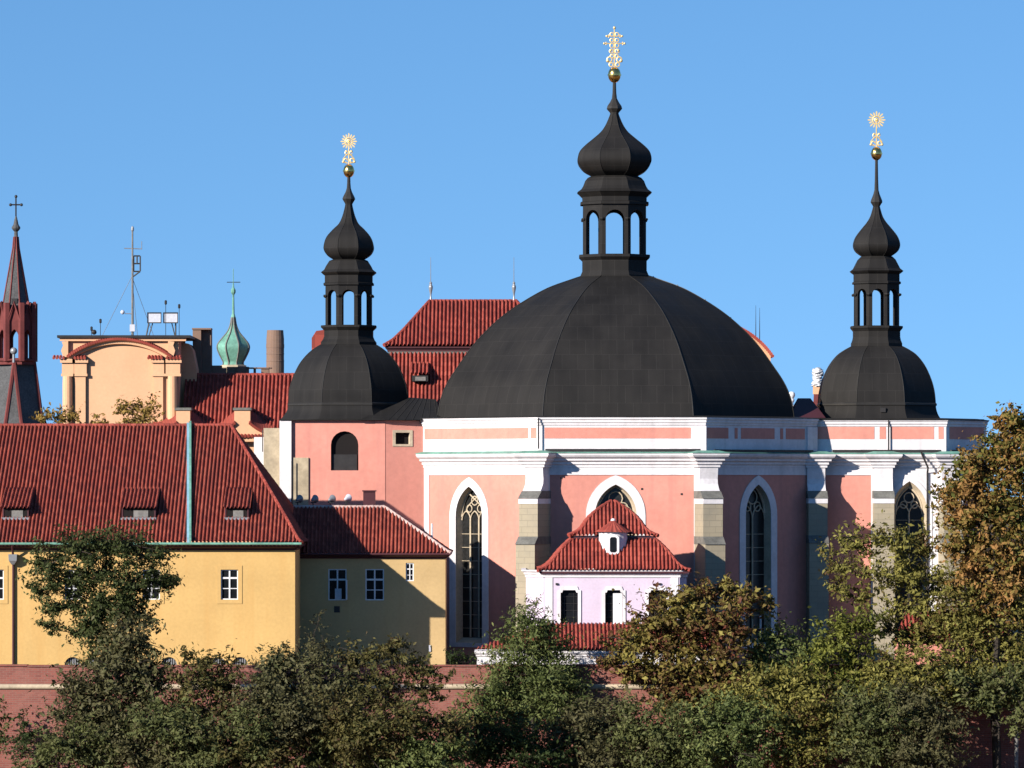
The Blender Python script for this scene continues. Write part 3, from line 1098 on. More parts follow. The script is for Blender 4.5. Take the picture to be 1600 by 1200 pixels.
dome_tower(ch, 'small_dome', 0, 1369.5, YR, dict(
    dome=[(89, 640), (89, 628), (87, 610), (82, 592), (73, 572), (61, 556), (49, 547), (38, 541)],
    skirt=[(97, 655), (93, 648), (90.5, 640), (89.6, 632)],
    base=[(39, 543), (39, 537), (37, 532), (36, 527), (36, 518), (40, 513), (40, 510), (36, 509.5)],
    arc=dict(r=34.5, top=444, bot=510.5, w=0.62, spring=461),
    cap=[(34.5, 444.5), (37, 444), (37, 441), (35, 440), (35, 429), (39, 426), (41, 424), (36, 420), (33, 414), (29, 406), (24, 401), (19, 400.5)],
    onion=[(19, 402), (23, 400), (31, 394), (35, 387), (35, 379), (31, 369), (22, 357), (14, 347), (9, 338), (6, 328), (4.5, 322)],
    rod=[(4.5, 324), (6, 321), (9, 316), (8.5, 313), (5, 304), (3.2, 297), (2.6, 280), (2.2, 255), (2.2, 248)],
    ball=(8.6, 240), sun=(187.5, 14.5)), 4, sun_finial)

for u, py in ((F0.L * (872 - 838) / 258, 747), (F0.L * (998 - 838) / 258, 764), (F0.L * 0.86, 772)):
    m = MB(); m.fbox(F0, u - 0.07, u + 0.07, 0.003, 0.03, Z(py + 1.5, 0), Z(py - 1.5, 0)); m.build('wall_vent', IRON, ch)
# vent boxes and hooks on the domes
m = MB()
x_, y_ = X(964, 2), CYo - 12.3
m.box(x_ - 0.35, x_ + 0.35, y_ - 0.25, y_ + 0.3, Z(645, 1.5), Z(634, 1.5))
m.build('roof_vent', IRON, ch)
m = MB()
m.box(X(1376, 9), X(1384, 9), 9.05, 9.7, Z(644, 9), Z(637, 9))
m.build('roof_vent', IRON, ch)

# lightning conductor down the right edge of the large dome, and a bent hook at its foot
pf_ = spline([(Ln(r, Y0), Z(y, Y0)) for r, y in ((274, 650), (269, 624), (259, 600), (243, 575), (222, 545), (199, 519), (170, 493), (138, 471), (104, 452), (70, 439), (50, 432))], 4)
m = MB()
an = math.radians(-9)
cp_ = [(X(960, Y0) + (r + 0.12) / math.cos(an) * math.cos(an), Y0 + (r + 0.12) * math.tan(an), z + 0.06) for r, z in pf_]
m.tube(cp_, 0.025, 4)
for i in range(3, len(cp_), 5): m.ball(cp_[i], 0.075, 4)
m.build('lightning_conductor', GREYM, ch)
m = MB()
m.tube([(X(1157, 8), 6.6, Z(654, 7)), (X(1156.5, 8), 6.5, Z(646, 7)), (X(1154, 8), 6.4, Z(637, 7))], 0.05, 5)
m.build('roof_hook', GREYM, ch)

# west annex under the left small dome
YA = 7.65
an_l, an_m, an_r = (X(455, YA), YA), (X(602, YA), YA), (X(658, 8.1) + 0.3, 8.35)
F = frame(an_l, an_m)
uA = lambda px: X(px, YA) - an_l[0]
m = MB()
hb = arch((uA(517) + uA(560)) / 2, uA(560) - uA(517), Z(735, YA), Z(693, YA) - 0.1)
ZA = Z(657, YA)
m.panel(F, rect(0, F.L, 0, ZA), [hb])
m.fbox(F, uA(586), F.L - 0.01, 0.003, 0.03, 0, ZA - 0.02)
G = frame(an_m, an_r)
gU = lambda px: (X(px, 8) - an_m[0]) * G.L / (an_r[0] - an_m[0])
hw_ = rect(gU(618), gU(640), Z(694, 8), Z(676, 8))
m.panel(G, rect(0, G.L, 0, ZA), [hw_])
H = frame((an_l[0], YA + 9.8), an_l)
m.panel(H, rect(0, H.L, 0, ZA), [])
m.build('wall', PINK, ch)
m = MB(); m.reveal(F, hb, hb, 0, -0.5); o = m.build('belfry_opening', PINK, ch)
m = MB(); m.panel(F, hb, [], -0.3); m.build('shutter', DARK, o)
m = MB(); m.fbox(F, uA(517) + .1, uA(560) - .1, -0.28, -0.2, Z(735, YA), Z(710, YA)); m.build('shutter', IRON, o)
m = MB()
m.panel(G, rect(gU(613.5), gU(644.5), Z(697.5, 8), Z(672, 8)), [hw_], 0.05)
m.reveal(G, hw_, hw_, 0.05, -0.35)
m.reveal(G, _rev(rect(gU(613.5), gU(644.5), Z(697.5, 8), Z(672, 8))), _rev(rect(gU(613.5), gU(644.5), Z(697.5, 8), Z(672, 8))), 0, 0.05)
o = m.build('window', STONE2, ch)
m = MB(); m.panel(G, hw_, [], -0.34); m.build('pane', DARK, o)
m = MB(); m.box(X(437, YA), an_l[0] + 0.02, YA - 0.25, YA + 2, 0, ZA - 0.02); m.build('pilaster', WHITE, ch)
m = MB(); m.fbox(F, 0.1, uA(482), 0.003, 0.12, 0, Z(715, YA)); m.build('bare_patch', PATCH, ch)
m = MB(); m.box(X(412.5, 9), X(438, 9), 8.4, 13, 0, Z(669, 9)); m.build('west_buttress', PATCH, ch)
m = MB(); m.box(X(397, 10), X(413.5, 10), 9.9, 13, 0, Z(683, 10)); m.build('west_buttress', WHITE, ch)
for px, a_, b_ in ((410, 672, 706), (455.5, 720, 790)):
    m = MB()
    m.tube([(X(px, 7), 7.2, Z(a_, 7)), (X(px, 7), 7.2, Z(b_, 7))], 0.04, 5)
    m.build('iron_rod', IRON, ch)
# low roofs of dark sheet between annex and octagon, chancel and octagon
m = MB()
b4 = [(X(560, 7.2), 7.2, Z(656.5, 7.2)), (X(600, 7.2), 7.2, Z(656.5, 7.2)), (X(690, 7.9), 7.9, Z(656, 7.9)), (X(690, 16), 17, Z(656, 7.5)), (X(560, 16), 17, Z(656, 7.5))]
t2 = [(X(640, 12), 11, Z(621, 11)), (X(682, 12), 11, Z(624, 11))]
m.face([b4[0], b4[1], t2[0]]); m.face([b4[1], b4[2], t2[1], t2[0]]); m.face([b4[2], b4[3], t2[1]]); m.face([b4[3], b4[4], t2[0], t2[1]]); m.face([b4[4], b4[0], t2[0]])
b5 = [(X(437, YA), YA - 0.35, ZA + 0.01), (X(602, YA), YA - 0.35, ZA + 0.01), (X(660, 8), 8.0, ZA + 0.01), (X(660, 8), 17, ZA + 0.01), (X(437, YA), 17, ZA + 0.01)]
m.prism(b5, (0, 0, 0.07))
for i in range(7):
    q = i / 7
    a_ = Vector(b4[1]).lerp(Vector(b4[2]), q + 0.07); b_ = Vector(t2[0]).lerp(Vector(t2[1]), q + 0.07)
    m.tube([a_, b_], 0.03, 4)
m.build('connecting_roof', METAL, ch)
m = MB()
b4 = [(X(1236, 9), 8.8, Z(653, 9)), (X(1290, 9), 8.8, Z(653, 9)), (X(1290, 9), 16, Z(653, 9)), (X(1236, 9), 16, Z(653, 9))]
zt = Z(622, 12)
t2 = [(X(1247, 12), 12.5, zt), (X(1267, 12), 12.5, zt)]
m.face([b4[0], b4[1], t2[1], t2[0]]); m.face([b4[1], b4[2], t2[1]]); m.face([b4[2], b4[3], t2[0], t2[1]]); m.face([b4[3], b4[0], t2[0]])
m.build('connecting_roof', MAROON, ch)

# statues / urns between the domes
def urn(px, y_top, y_bot, wpx, Y, label, ped=None):
    t = thing('stone_urn' if ped is None else 'stone_statue', label, 'urn' if ped is None else 'statue', (X(px, Y), Y, Z(y_bot, Y)))
    h = y_bot - y_top
    m = MB()
    pr = [(0.8, 1.0), (0.85, 0.93), (0.55, 0.86), (0.5, 0.72), (0.8, 0.6), (0.75, 0.5), (0.55, 0.45), (0.8, 0.36), (1.0, 0.22), (0.85, 0.08), (0.4, 0.0)] if ped is None else \
        [(1.0, 1.0), (1.02, 0.88), (0.86, 0.74), (0.92, 0.62), (0.78, 0.52), (0.9, 0.4), (0.98, 0.25), (0.85, 0.1), (0.35, 0.0)]
    m.lathe(spline([(Ln(wpx * r / 2, Y), Z(y_top + h * q, Y)) for r, q in pr], 4), X(px, Y), Y, 14, inr=False)
    if ped is not None:
        rq = random.Random(2)
        m.v = [(v[0] + rq.uniform(-.13, .13), v[1] + rq.uniform(-.13, .13), v[2] + rq.uniform(-.06, .06)) for v in m.v]
    m.build('vase' if ped is None else 'figure', MARBLE, t, smooth=True)
    return t


t = urn(1277.5, 575, 603, 17, 54.5, 'white carved stone figure on an orange pedestal beside the right small dome', 1)
m = MB(); x_ = X(1277.5, 54.5); w_ = Ln(7, 54.5)
m.box(x_ - w_, x_ + w_, 54.5 - w_, 54.5 + w_, Z(616, 54.5), Z(603, 54.5)); m.build('pedestal', ORANGE, t)
m = MB()
m.prism([(x_ - w_, 54.5 - w_ - 0.3, Z(638, 54.5)), (x_ + w_, 54.5 - w_ - 0.3, Z(638, 54.5)), (x_ + w_ * 0.8, 54.5 - w_, Z(616, 54.5)), (x_ - w_ * 0.8, 54.5 - w_, Z(616, 54.5))], (0, 2 * w_, 0)); m.build('tiled_foot', REDST, t)
t = urn(1237, 612, 636, 11, 54.5, 'small white stone urn at the right foot of the large dark dome')
m = MB(); x_ = X(1237, 54.5); w_ = Ln(9, 54.5)
m.box(x_ - w_, x_ + w_, 54.5 - w_, 54.5 + w_, Z(641, 54.5), Z(636, 54.5)); m.build('plinth', GREYM, t)

# ------------------------------------------------------------------ yellow house, front left
YH = -13.7
EY = YH - 0.75
hx0, hx1 = X(-70, YH), X(461, YH)
house = thing('house', 'long yellow house with steep red tiled roof and three small dormers', 'house', (X(200, YH), YH, 0))
ZE = Z(850, EY)          # eave
YRG = -1.7
ZRG = Z(667, YRG)
F = frame((hx0, YH), (hx1, YH))
uH = lambda px: X(px, YH) - hx0
m = MB()
wins = [(uH(c - 13.5), uH(c + 13.5), Z(937, YH), Z(890, YH)) for c in (358.5, 236.5, 114.5, -7.5)]
vents = [(uH(c), Ln(12.5, YH)) for c in (113.5, 145, 264, 341, 375)]
zv = Z(1039, YH)
vh = [[(c + r * math.cos(math.pi * i / 10), zv + r * math.sin(math.pi * i / 10)) for i in range(11)] for c, r in vents]
m.panel(F, rect(0, F.L, 0, ZE - 0.1), [rect(*w) for w in wins] + vh)
for w in wins: m.reveal(F, rect(*w), rect(*w), 0, -0.25)
for h_ in vh: m.reveal(F, h_, h_, 0, -0.3)
G = frame((hx1, YH), (hx1, YH + 18.4)); m.panel(G, rect(0, G.L, 0, ZE - 0.1), [])
G = frame((hx0, YH + 18.4), (hx0, YH)); m.panel(G, rect(0, G.L, 0, ZE - 0.1), [])
G = frame((hx1, YH + 18.4), (hx0, YH + 18.4)); m.panel(G, rect(0, G.L, 0, ZE - 0.1), [])
m.build('wall', YELLOW, house)
for w in wins:
    o = window(house, F, w[0], w[1], w[2], w[3], -0.14, 2, (0.37, 0.72))
    s = MB()
    s.panel(F, rect(w[0] - 0.27, w[1] + 0.27, w[2] - 0.27, w[3] + 0.27), [rect(*w)], 0.035)
    oc = _rev(rect(w[0] - 0.27, w[1] + 0.27, w[2] - 0.27, w[3] + 0.27))
    s.reveal(F, oc, oc, 0, 0.035); s.reveal(F, rect(*w), rect(*w), 0.035, 0)
    s.build('plaster_surround', YELLOW, o)
for h_, (c, r) in zip(vh, vents):
    s = MB(); s.panel(F, h_, [], -0.26); o = s.build('cellar_window', DARK, house)
    s = MB()
    for i in range(7):
        u = c - r * 0.86 + r * 1.72 * i / 6
        s.fbox(F, u - 0.045, u + 0.045, -0.22, -0.16, zv, zv + math.sqrt(max(0.01, r * r - (u - c) ** 2)) - 0.01)
    s.build('grille', GREYM, o)
    s = MB(); n = 12
    co = [(c + (r + 0.16) * math.cos(math.pi * i / n), zv + (r + 0.16) * math.sin(math.pi * i / n)) for i in range(n + 1)]
    ci = [(c + r * math.cos(math.pi * i / n), zv + r * math.sin(math.pi * i / n)) for i in range(n + 1)]
    s.panel(F, co + _rev(ci), [], 0.03)
    s.reveal(F, _rev(co), _rev(co), 0, 0.03)
    s.build('plaster_surround', YELLOW, o)
# eave board, soffit, gutter
m = MB()
pl = [(hx0, YH + 18.4), (hx0, YH), (hx1, YH), (hx1, YH + 18.4)]
m.cornice(pl, [(0.0, ZE - 0.42), (0.08, ZE - 0.42), (0.12, ZE - 0.3), (0.36, ZE - 0.2), (0.42, ZE - 0.02), (0.0, ZE - 0.02)])
m.build('eave_board', MAROON, house)
m = MB()
xe1 = X(471, EY)
m.tube([(hx0, EY - 0.08, ZE + 0.02), (xe1, EY - 0.08, ZE + 0.02)], 0.085, 8)
m.build('gutter', COPPER, house)
# roof slopes
dR = YRG - EY
rise = ZRG - ZE
pf = []
for t_ in (0, 0.04, 0.09, 0.15, 0.22, 0.4, 0.6, 0.8, 1.0):
    # bell-cast foot: flatter at the eave
    z_ = ZE + rise * (t_ - 0.055 * math.exp(-t_ / 0.09) * (1 - math.exp(-t_ / 0.05)) if t_ < 1 else 1)
    pf.append((t_ * dR, z_))
Fr = frame((hx0, EY), (xe1, EY))
ue = xe1 - hx0
ur = X(361, YRG) - hx0
hipu = []
for d_, z_ in pf:
    hipu.append(ue + (ur - ue) * d_ / dR)
m = MB()
tile_roof(m, Fr, pf, [0] * len(pf), hipu, 0.262, 0.088, 0.42, 3)
roof = m.build('roof', TILE, house, smooth=False)
# rear and hip-end slopes
m = MB()
Fh = frame((xe1, EY), (xe1, EY + 2 * dR))
w2 = 2 * dR
hd = ue - ur
pfh = [(d_ * hd / dR, z_) for d_, z_ in pf]
tile_roof(m, Fh, pfh, [d_ for d_, z_ in pf], [w2 - d_ for d_, z_ in pf], 0.262, 0.088, 0.42, 4)
Fb = frame((xe1, EY + 2 * dR), (hx0, EY + 2 * dR))
m.face([Fb(0, 0, ZE), Fb(ue, 0, ZE), Fb(ue, -dR, ZRG), Fb(hd, -dR, ZRG)])
m.build('rear_roof', TILE, house)
m = MB()
ridge_tiles(m, [Fr(hipu[i], -pf[i][0], pf[i][1] + 0.1) for i in range(len(pf))], 0.14)
ridge_tiles(m, [Fr(ur, -dR, ZRG + 0.1), Fr(0, -dR, ZRG + 0.1)], 0.14)
m.build('ridge_tiles', TILE2, house)


def roof_at(z_):
    for i in range(len(pf) - 1):
        if z_ <= pf[i + 1][1]:
            q = (z_ - pf[i][1]) / (pf[i + 1][1] - pf[i][1])
            return pf[i][0] + q * (pf[i + 1][0] - pf[i][0])
    return dR


# sheet-clad parapet across the roof
m = MB()
ua, ub = X(291.5, -9.5) - hx0, X(299.5, -9.5) - hx0
for nm, p0, p1, q, mm in (('roof_parapet', 292.0, 295.8, 0.3, COPPERB), ('parapet_capping', 295.8, 299.0, 0.42, COPPER)):
    m = MB(); ring0 = []
    for i, (d_, z_) in enumerate(pf):
        ua, ub = X(p0, EY + d_) - hx0, X(p1, EY + d_) - hx0
        ring0.append([Fr(ua, -d_ + 0.1, z_), Fr(ua, -d_ + 0.1, z_ + q), Fr(ub, -d_ + 0.1, z_ + q), Fr(ub, -d_ + 0.1, z_)])
    for k in range(len(ring0) - 1):
        for j in range(3):
            m.face([ring0[k][j], ring0[k + 1][j], ring0[k + 1][j + 1], ring0[k][j + 1]])
    m.face(_rev(ring0[0])); m.face(ring0[-1])
    m.build(nm, mm, house)
# dormers
for pa, pb in ((5, 46), (191, 244), (352, 389)):
    Yd = -11.3
    zb_, zt_ = Z(809, Yd), Z(796, Yd)
    d0 = roof_at(zb_) - 0.22          # face of the dormer stands on the tiles
    zk = Z(766, -8.9); d1 = roof_at(zk)
    u0, u1 = X(pa, Yd) - hx0, X(pb, Yd) - hx0
    m = MB()
    tile_roof(m, Fr, [(d0 - 0.25, zt_ + 0.02), (d1, zk + 0.06)], [u0 - 0.12] * 2, [u1 + 0.12] * 2, 0.262, 0.085, 0.42, 7)
    o = m.build('dormer', TILE, house)
    m = MB()
    for u in (u0, u1 - 0.1):
        m.prism([Fr(u, -d0, zb_ - 0.1), Fr(u, -d0, zt_ + 0.06), Fr(u, -d1, zk + 0.05), Fr(u, -d1, zk - 0.3)], (0.1, 0, 0))
    m.build('cheek', MAROON, o)
    m = MB(); m.fbox(Fr, u0 + 0.1, u1 - 0.1, -d0 - 0.1, -d0 - 0.04, zb_ - 0.1, zt_ + 0.1); m.build('opening', DARK, o)
    m = MB(); uq = u0 + (u1 - u0) * 0.35
    m.fbox(Fr, uq, u0 + (u1 - u0) * 0.78, -d0 - 0.035, -d0, zb_ + 0.04, zt_ - 0.06); m.build('shutter', GREYW, o)
    m = MB(); m.fbox(Fr, u0 - 0.05, u1 + 0.05, -d0 + 0.0, -d0 + 0.16, zb_ - 0.14, zb_ + 0.02); m.build('sill', GREYM, o)
# downpipe with hopper
m = MB()
xp = X(21, YH)
m.tube([(xp, EY - 0.05, ZE - 0.1), (xp, YH - 0.2, Z(870, YH)), (xp, YH - 0.14, Z(880, YH)), (xp, YH - 0.14, 0.0)], 0.075, 8)
o = m.build('downpipe', MAROON, house)
m = MB(); m.lathe([(0.09, Z(882, YH)), (0.26, Z(876, YH)), (0.28, Z(868, YH)), (0.28, Z(866, YH))], xp, YH - 0.3, 4, math.pi / 4); m.build('hopper', GREYM, o)

# ------------------------------------------------------------------ lower ochre wing between house and church
YW = -5.7
wx0, wx1 = hx1 - 0.6, X(696, YW)
wing = thing('annex_house', 'low ochre wing with hipped red roof between yellow house and pink church', 'house', (X(580, YW), YW, 0))
EW = YW - 0.45
ZW = Z(866, EW)
F = frame((wx0, YW), (wx1, YW))
uW = lambda px: X(px, YW) - wx0
wl_ = [(uW(513), uW(541.5), Z(938, YW), Z(889, YW)), (uW(571), uW(600), Z(938, YW), Z(889, YW)), (uW(634), uW(646.5), Z(908, YW), Z(879.5, YW))]
m = MB()
m.panel(F, rect(0, F.L, 0, ZW - 0.05), [rect(*w) for w in wl_])
for w in wl_: m.reveal(F, rect(*w), rect(*w), 0, -0.3)
G = frame((wx1, YW), (wx1, YW + 7)); m.panel(G, rect(0, G.L, 0, ZW - 0.05), [])
G = frame((wx1, YW + 7), (wx0, YW + 7)); m.panel(G, rect(0, G.L, 0, ZW - 0.05), [])
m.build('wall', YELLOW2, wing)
o = window(wing, F, *wl_[0], -0.08, 2, (0.66,), label='casement window standing open with a white paper inside')
m = MB(); m.fbox(F, wl_[0][0] + 0.45, wl_[0][0] + 0.9, -0.07, -0.02, wl_[0][2] + 0.08, wl_[0][2] + 0.8); m.build('paper', PANELW, o)
m = MB(); m.fbox(F, wl_[0][1] - 0.02, wl_[0][1] + 0.06, -0.05, 0.45, wl_[0][2] + 0.05, wl_[0][3] - 0.75); m.build('open_sash', WOODW, o)
window(wing, F, *wl_[1], -0.08, 2, (0.33, 0.66))
window(wing, F, *wl_[2], -0.12, 2, (0.33, 0.66), bar=0.03)
m = MB(); m.fbox(F, uW(522), uW(531), -0.05, 0.02, Z(957, YW), Z(947, YW)); m.build('wall_vent', IRON, wing)
m = MB(); m.fbox(F, uW(670), uW(673), 0.0, 0.08, Z(1018, YW), Z(1008, YW)); m.build('junction_box', PANELW, wing)
m = MB()
m.cornice([(wx0, YW), (wx1, YW), (wx1, YW + 7)], [(0.0, ZW - 0.3), (0.06, ZW - 0.3), (0.1, ZW - 0.2), (0.34, ZW - 0.1), (0.36, ZW), (0, ZW)])
m.tube([(wx0, EW - 0.05, ZW), (wx1 + 0.35, EW - 0.05, ZW)], 0.075, 8)
m.build('eave_board', MAROON, wing)
YWR = -2.3
ZWR = Z(794, YWR)
dW = YWR - EW
pw_ = []
for t_ in (0, 0.06, 0.12, 0.2, 0.4, 0.7, 1.0):
    z_ = ZW + (ZWR - ZW) * (t_ - 0.06 * math.exp(-t_ / 0.12) * (1 - math.exp(-t_ / 0.06)) if t_ < 1 else 1)
    pw_.append((t_ * dW, z_))
Fw = frame((wx0, EW), (wx1 + 0.4, EW))
ue = wx1 + 0.4 - wx0
ur = X(601, YWR) - wx0
hu = [ue + (ur - ue) * d_ / dW for d_, z_ in pw_]
m = MB()
tile_roof(m, Fw, pw_, [0] * len(pw_), hu, 0.262, 0.088, 0.42, 9)
m.build('roof', TILE, wing)
m = MB()
Fe = frame((wx1 + 0.4, EW), (wx1 + 0.4, EW + 2 * dW))
tile_roof(m, Fe, [(d_ * (ue - ur) / dW, z_) for d_, z_ in pw_], [d_ for d_, z_ in pw_], [2 * dW - d_ for d_, z_ in pw_], 0.262, 0.088, 0.42, 10)
m.face([Fw(ue, -2 * dW, ZW), Fw(0, -2 * dW, ZW), Fw(0, -dW, ZWR), Fw(ur, -dW, ZWR)])
m.build('rear_roof', TILE, wing)
m = MB()
ridge_tiles(m, [Fw(hu[i], -pw_[i][0], pw_[i][1] + 0.08) for i in range(len(pw_))], 0.13)
ridge_tiles(m, [Fw(ur, -dW, ZWR + 0.08), Fw(0, -dW, ZWR + 0.08)], 0.13)
m.build('ridge_tiles', MORTAR, wing)
m = MB(); m.box(X(567.5, YWR), X(586, YWR), YWR, YWR + 1.2, Z(800, YWR), Z(768, YWR)); m.box(X(566, YWR), X(587.5, YWR), YWR - 0.1, YWR + 1.3, Z(768, YWR), Z(766, YWR)); m.build('chimney', MAROON, wing)
m = MB(); m.tube([(X(675, -3.6), -3.6, Z(850, -3.6)), (X(675, -3.6), -3.6, Z(818, -3.6))], 0.07, 8); m.build('vent_pipe', WOODW, wing)
m = MB(); m.tube([(X(534, YWR), YWR, Z(789, -1)), (X(567, YWR), YWR, Z(789, -1))], 0.035, 5)
for px in (536, 550, 564): m.tube([(X(px, YWR), YWR, Z(789, -1)), (X(px, YWR), YWR, Z(795, -1))], 0.03, 5)
m.build('railing', IRON, wing)

# floodlights over the ridge of the wing
for i, (px, py, lb) in enumerate(((466, 780, 'shaded round floodlight nearest the yellow house on the wing ridge'),
                                 (490, 780, 'shaded round floodlight second from the yellow house on the wing ridge'),
                                 (517, 780, 'dark round floodlight half in sun third from the yellow house on the wing ridge'),
                                 (542, 779, 'brightly sunlit white floodlight nearest the dark chimney on the wing ridge'))):
    t = thing('floodlight', lb, 'floodlight', (X(px, YWR), YWR, Z(793, YWR)), 'floodlights on the wing ridge')
    x_, z_ = X(px, YWR), Z(py, YWR)
    m = MB()
    dv = Vector((0.55, 0.75, 0.25)).normalized()
    c_ = Vector((x_, YWR, z_))
    rings = []
    u_ = dv.cross(Vector((0, 0, 1))).normalized(); w_ = u_.cross(dv)
    for s_, r_ in ((-0.24, 0.02), (-0.22, 0.08), (-0.08, 0.13), (0.08, 0.2), (0.2, 0.27), (0.23, 0.27)):
        rings.append([tuple(c_ + dv * s_ + (u_ * math.cos(q * math.pi / 6) + w_ * math.sin(q * math.pi / 6)) * r_) for q in range(12)])
    m.loft(rings, True, True, True)
    m.build('lamp_housing', GREYM if i != 3 else PANELW, t, smooth=True)
    m = MB(); m.tube([(x_, YWR, Z(795, YWR)), (x_ - 0.05, YWR, z_ - 0.2)], 0.045, 6); m.tube([(x_ - 0.2, YWR, z_ - 0.22), (x_ + 0.2, YWR, z_ - 0.22)], 0.04, 6)
    m.build('bracket', IRON, t)

# ------------------------------------------------------------------ chapel in front of the octagon
YK = -6.5
HD = 4.7
kc = 957.5
YKF = YK - HD + 0.4
chap = thing('chapel', 'pale pink chapel with two-tiered curved red roof in front of the octagon', 'chapel', (X(kc, YK), YK, 0))
xk0, xk1 = X(849, YKF), X(1062, YKF)
cham = 1.15
kp = [(xk0 - cham, YK + HD), (xk0 - cham, YKF + cham), (xk0, YKF), (xk1, YKF), (xk1 + 0.5, YKF + cham), (xk1 + 0.5, YK + HD)]
ZK = Z(894, YKF)
F = frame(kp[2], kp[3])
uK = lambda px: X(px, YKF) - xk0


def eared(c, w, z0, z1, nt=0.17):
    return [(c - w / 2, z0), (c + w / 2, z0), (c + w / 2, z1 - nt), (c + w / 2 - nt * 0.6, z1 - nt), (c + w / 2 - nt, z1), (c - w / 2 + nt, z1), (c - w / 2 + nt * 0.6, z1 - nt), (c - w / 2, z1 - nt)]


kw = [(uK(889.5), Ln(27, YKF)), (uK(959), Ln(27, YKF)), (uK(1027), Ln(27, YKF))]
zk0, zk1 = Z(975, YKF), Z(922, YKF)
m = MB()
hk = [eared(c, w, zk0, zk1) for c, w in kw]
m.panel(F, rect(0, F.L, 0, ZK), hk)
for h_ in hk: m.reveal(F, h_, h_, 0, -0.3)
for i in (0, 1, 3, 4):
    G = frame(kp[i], kp[i + 1]); m.panel(G, rect(0, G.L, 0, ZK), [])
m.build('wall', LILAC, chap)
for i, ((c, w), h_) in enumerate(zip(kw, hk)):
    s = MB()
    ho = eared(c, w + 0.42, zk0 - 0.05, zk1 + 0.25, 0.26)
    s.panel(F, ho, [h_], 0.07); s.reveal(F, _rev(ho), _rev(ho), 0, 0.07); s.reveal(F, h_, h_, 0.07, 0)
    o = s.build('window', WHITE, chap)
    if i == 1: o['label'] = 'chapel window half covered by a white shutter'
    s = MB(); s.panel(F, h_, [], -0.28); s.build('pane', GLASS, o)
    s = MB()
    for q in (-0.17, 0.17): s.fbox(F, c + q * w * 1.6 - 0.015, c + q * w * 1.6 + 0.015, -0.26, -0.23, zk0, zk1 - 0.2)
    for q in range(1, 5): s.fbox(F, c - w / 2, c + w / 2, -0.262, -0.235, zk0 + (zk1 - zk0) * q / 5 - 0.012, zk0 + (zk1 - zk0) * q / 5 + 0.012)
    s.build('glazing_bars', IRON, o)
    if i == 1:
        s = MB(); s.fbox(F, c - 0.05, c + w / 2 - 0.02, -0.2, -0.15, zk0, zk1 - 0.22); s.build('shutter', WOODW, o)
m = MB()
m.cornice(kp, [(0.0, ZK - 0.35), (0.07, ZK - 0.35), (0.07, ZK - 0.22), (0.16, ZK - 0.14), (0.16, ZK - 0.05), (0.32, ZK + 0.06), (0.32, ZK + 0.14), (0, ZK + 0.15)])
for u in (0.12, F.L - 0.6): m.fbox(F, u, u + 0.5, 0.003, 0.05, 0, ZK - 0.36)
m.build('cornice', WHITE, chap)
for px in (868, 1029):
    m = MB(); m.fbox(F, uK(px), uK(px + 4), 0.0, 0.1, Z(914, YKF), Z(911, YKF)); m.build('anchor_plate', IRON, chap)


def chapel_roof(name, sil, seed):
    """four curved slopes; sil = (half width px, y px)"""
    hw0 = sil[0][0]
    xc = X(kc, YK)
    s_ = spline(sil, 4)
    W0 = Ln(hw0, YK)
    dep0 = HD * hw0 / 118.0
    pts = []
    for w, y in s_:
        dd_ = dep0 * w / hw0
        pts.append((Ln(w, YK), dd_, Z(y, YK)))
    m = MB(); cap = MB()
    for ang in (0, 90, 180, 270):
        half = [p[0] if ang % 180 == 0 else p[1] for p in pts]
        dept = [p[1] if ang % 180 == 0 else p[0] for p in pts]
        ca_, sa_ = math.cos(math.radians(ang)), math.sin(math.radians(ang))

        def F_(u, d, z, ca_=ca_, sa_=sa_):
            # front slope: u right, into = -d from the eave line
            x, y = u, -(dept[0] + d)
            return (xc + x * ca_ - y * sa_, YK + x * sa_ + y * ca_, z)
        tile_roof(m, F_, [(dept[0] - dp_, p[2]) for dp_, p in zip(dept, pts)], [-q for q in half], half, 0.262, 0.088, 0.4, seed + ang)
        ridge_tiles(cap, [F_(-half[i], -(dept[0] - dept[i]), pts[i][2] + 0.07) for i in range(len(pts))], 0.12, 0.34)
    o = m.build(name, TILE2, chap)
    cap.build('hip_tiles', TILE2, o)
    m = MB()
    d0_, z0_ = dep0, pts[0][2]
    m.box(xc - W0 + 0.12, xc + W0 - 0.12, YK - dep0 + 0.12, YK + dep0 - 0.12, z0_ - 0.14, z0_ - 0.01)
    m.build('eave_board', MAROON, o)
    return o


chapel_roof('lower_roof', [(118, 891), (109, 888.5), (98, 880), (86, 865), (76, 854), (64, 843)], 21)
chapel_roof('upper_roof', [(69, 838), (61, 835), (50, 828), (38, 811), (20, 795.5), (2, 784)], 31)
m = MB(); xc = X(kc, YK)
hwi = Ln(60, YK)
m.box(xc - hwi, xc + hwi, YK - 2.35, YK + 2.35, Z(850, YK), Z(837, YK) - 0.02); m.build('roof_step', WHITE, chap)
# little turret on the lower roof
YT = -9.05
xt = X(958, YT)
m = MB()
rt = Ln(22.5, YT)
m.lathe([(rt * 0.8, Z(871, YT)), (rt, Z(864, YT)), (rt, Z(833, YT)), (rt * 1.07, Z(832, YT)), (rt * 1.07, Z(829, YT))], xt, YT, 20, inr=False)
tur = m.build('turret', WHITE, chap)
m = MB()
n = 40
rr = []
for q, (r_, y_) in enumerate([(28, 831), (22, 827.5), (14, 822), (7, 817), (2, 812)]):
    rr.append([(xt + Ln(r_, YT) * (1 + (0.05 if j % 2 else -0.03)) * math.cos(2 * math.pi * j / n), YT + Ln(r_, YT) * (1 + (0.05 if j % 2 else -0.03)) * math.sin(2 * math.pi * j / n), Z(y_, YT)) for j in range(n)])
m.loft(rr, True, True, True, [[(j * 0.5, q) for j in range(n + 1)] for q in range(5)])
m.build('turret_roof', TILE2, tur)
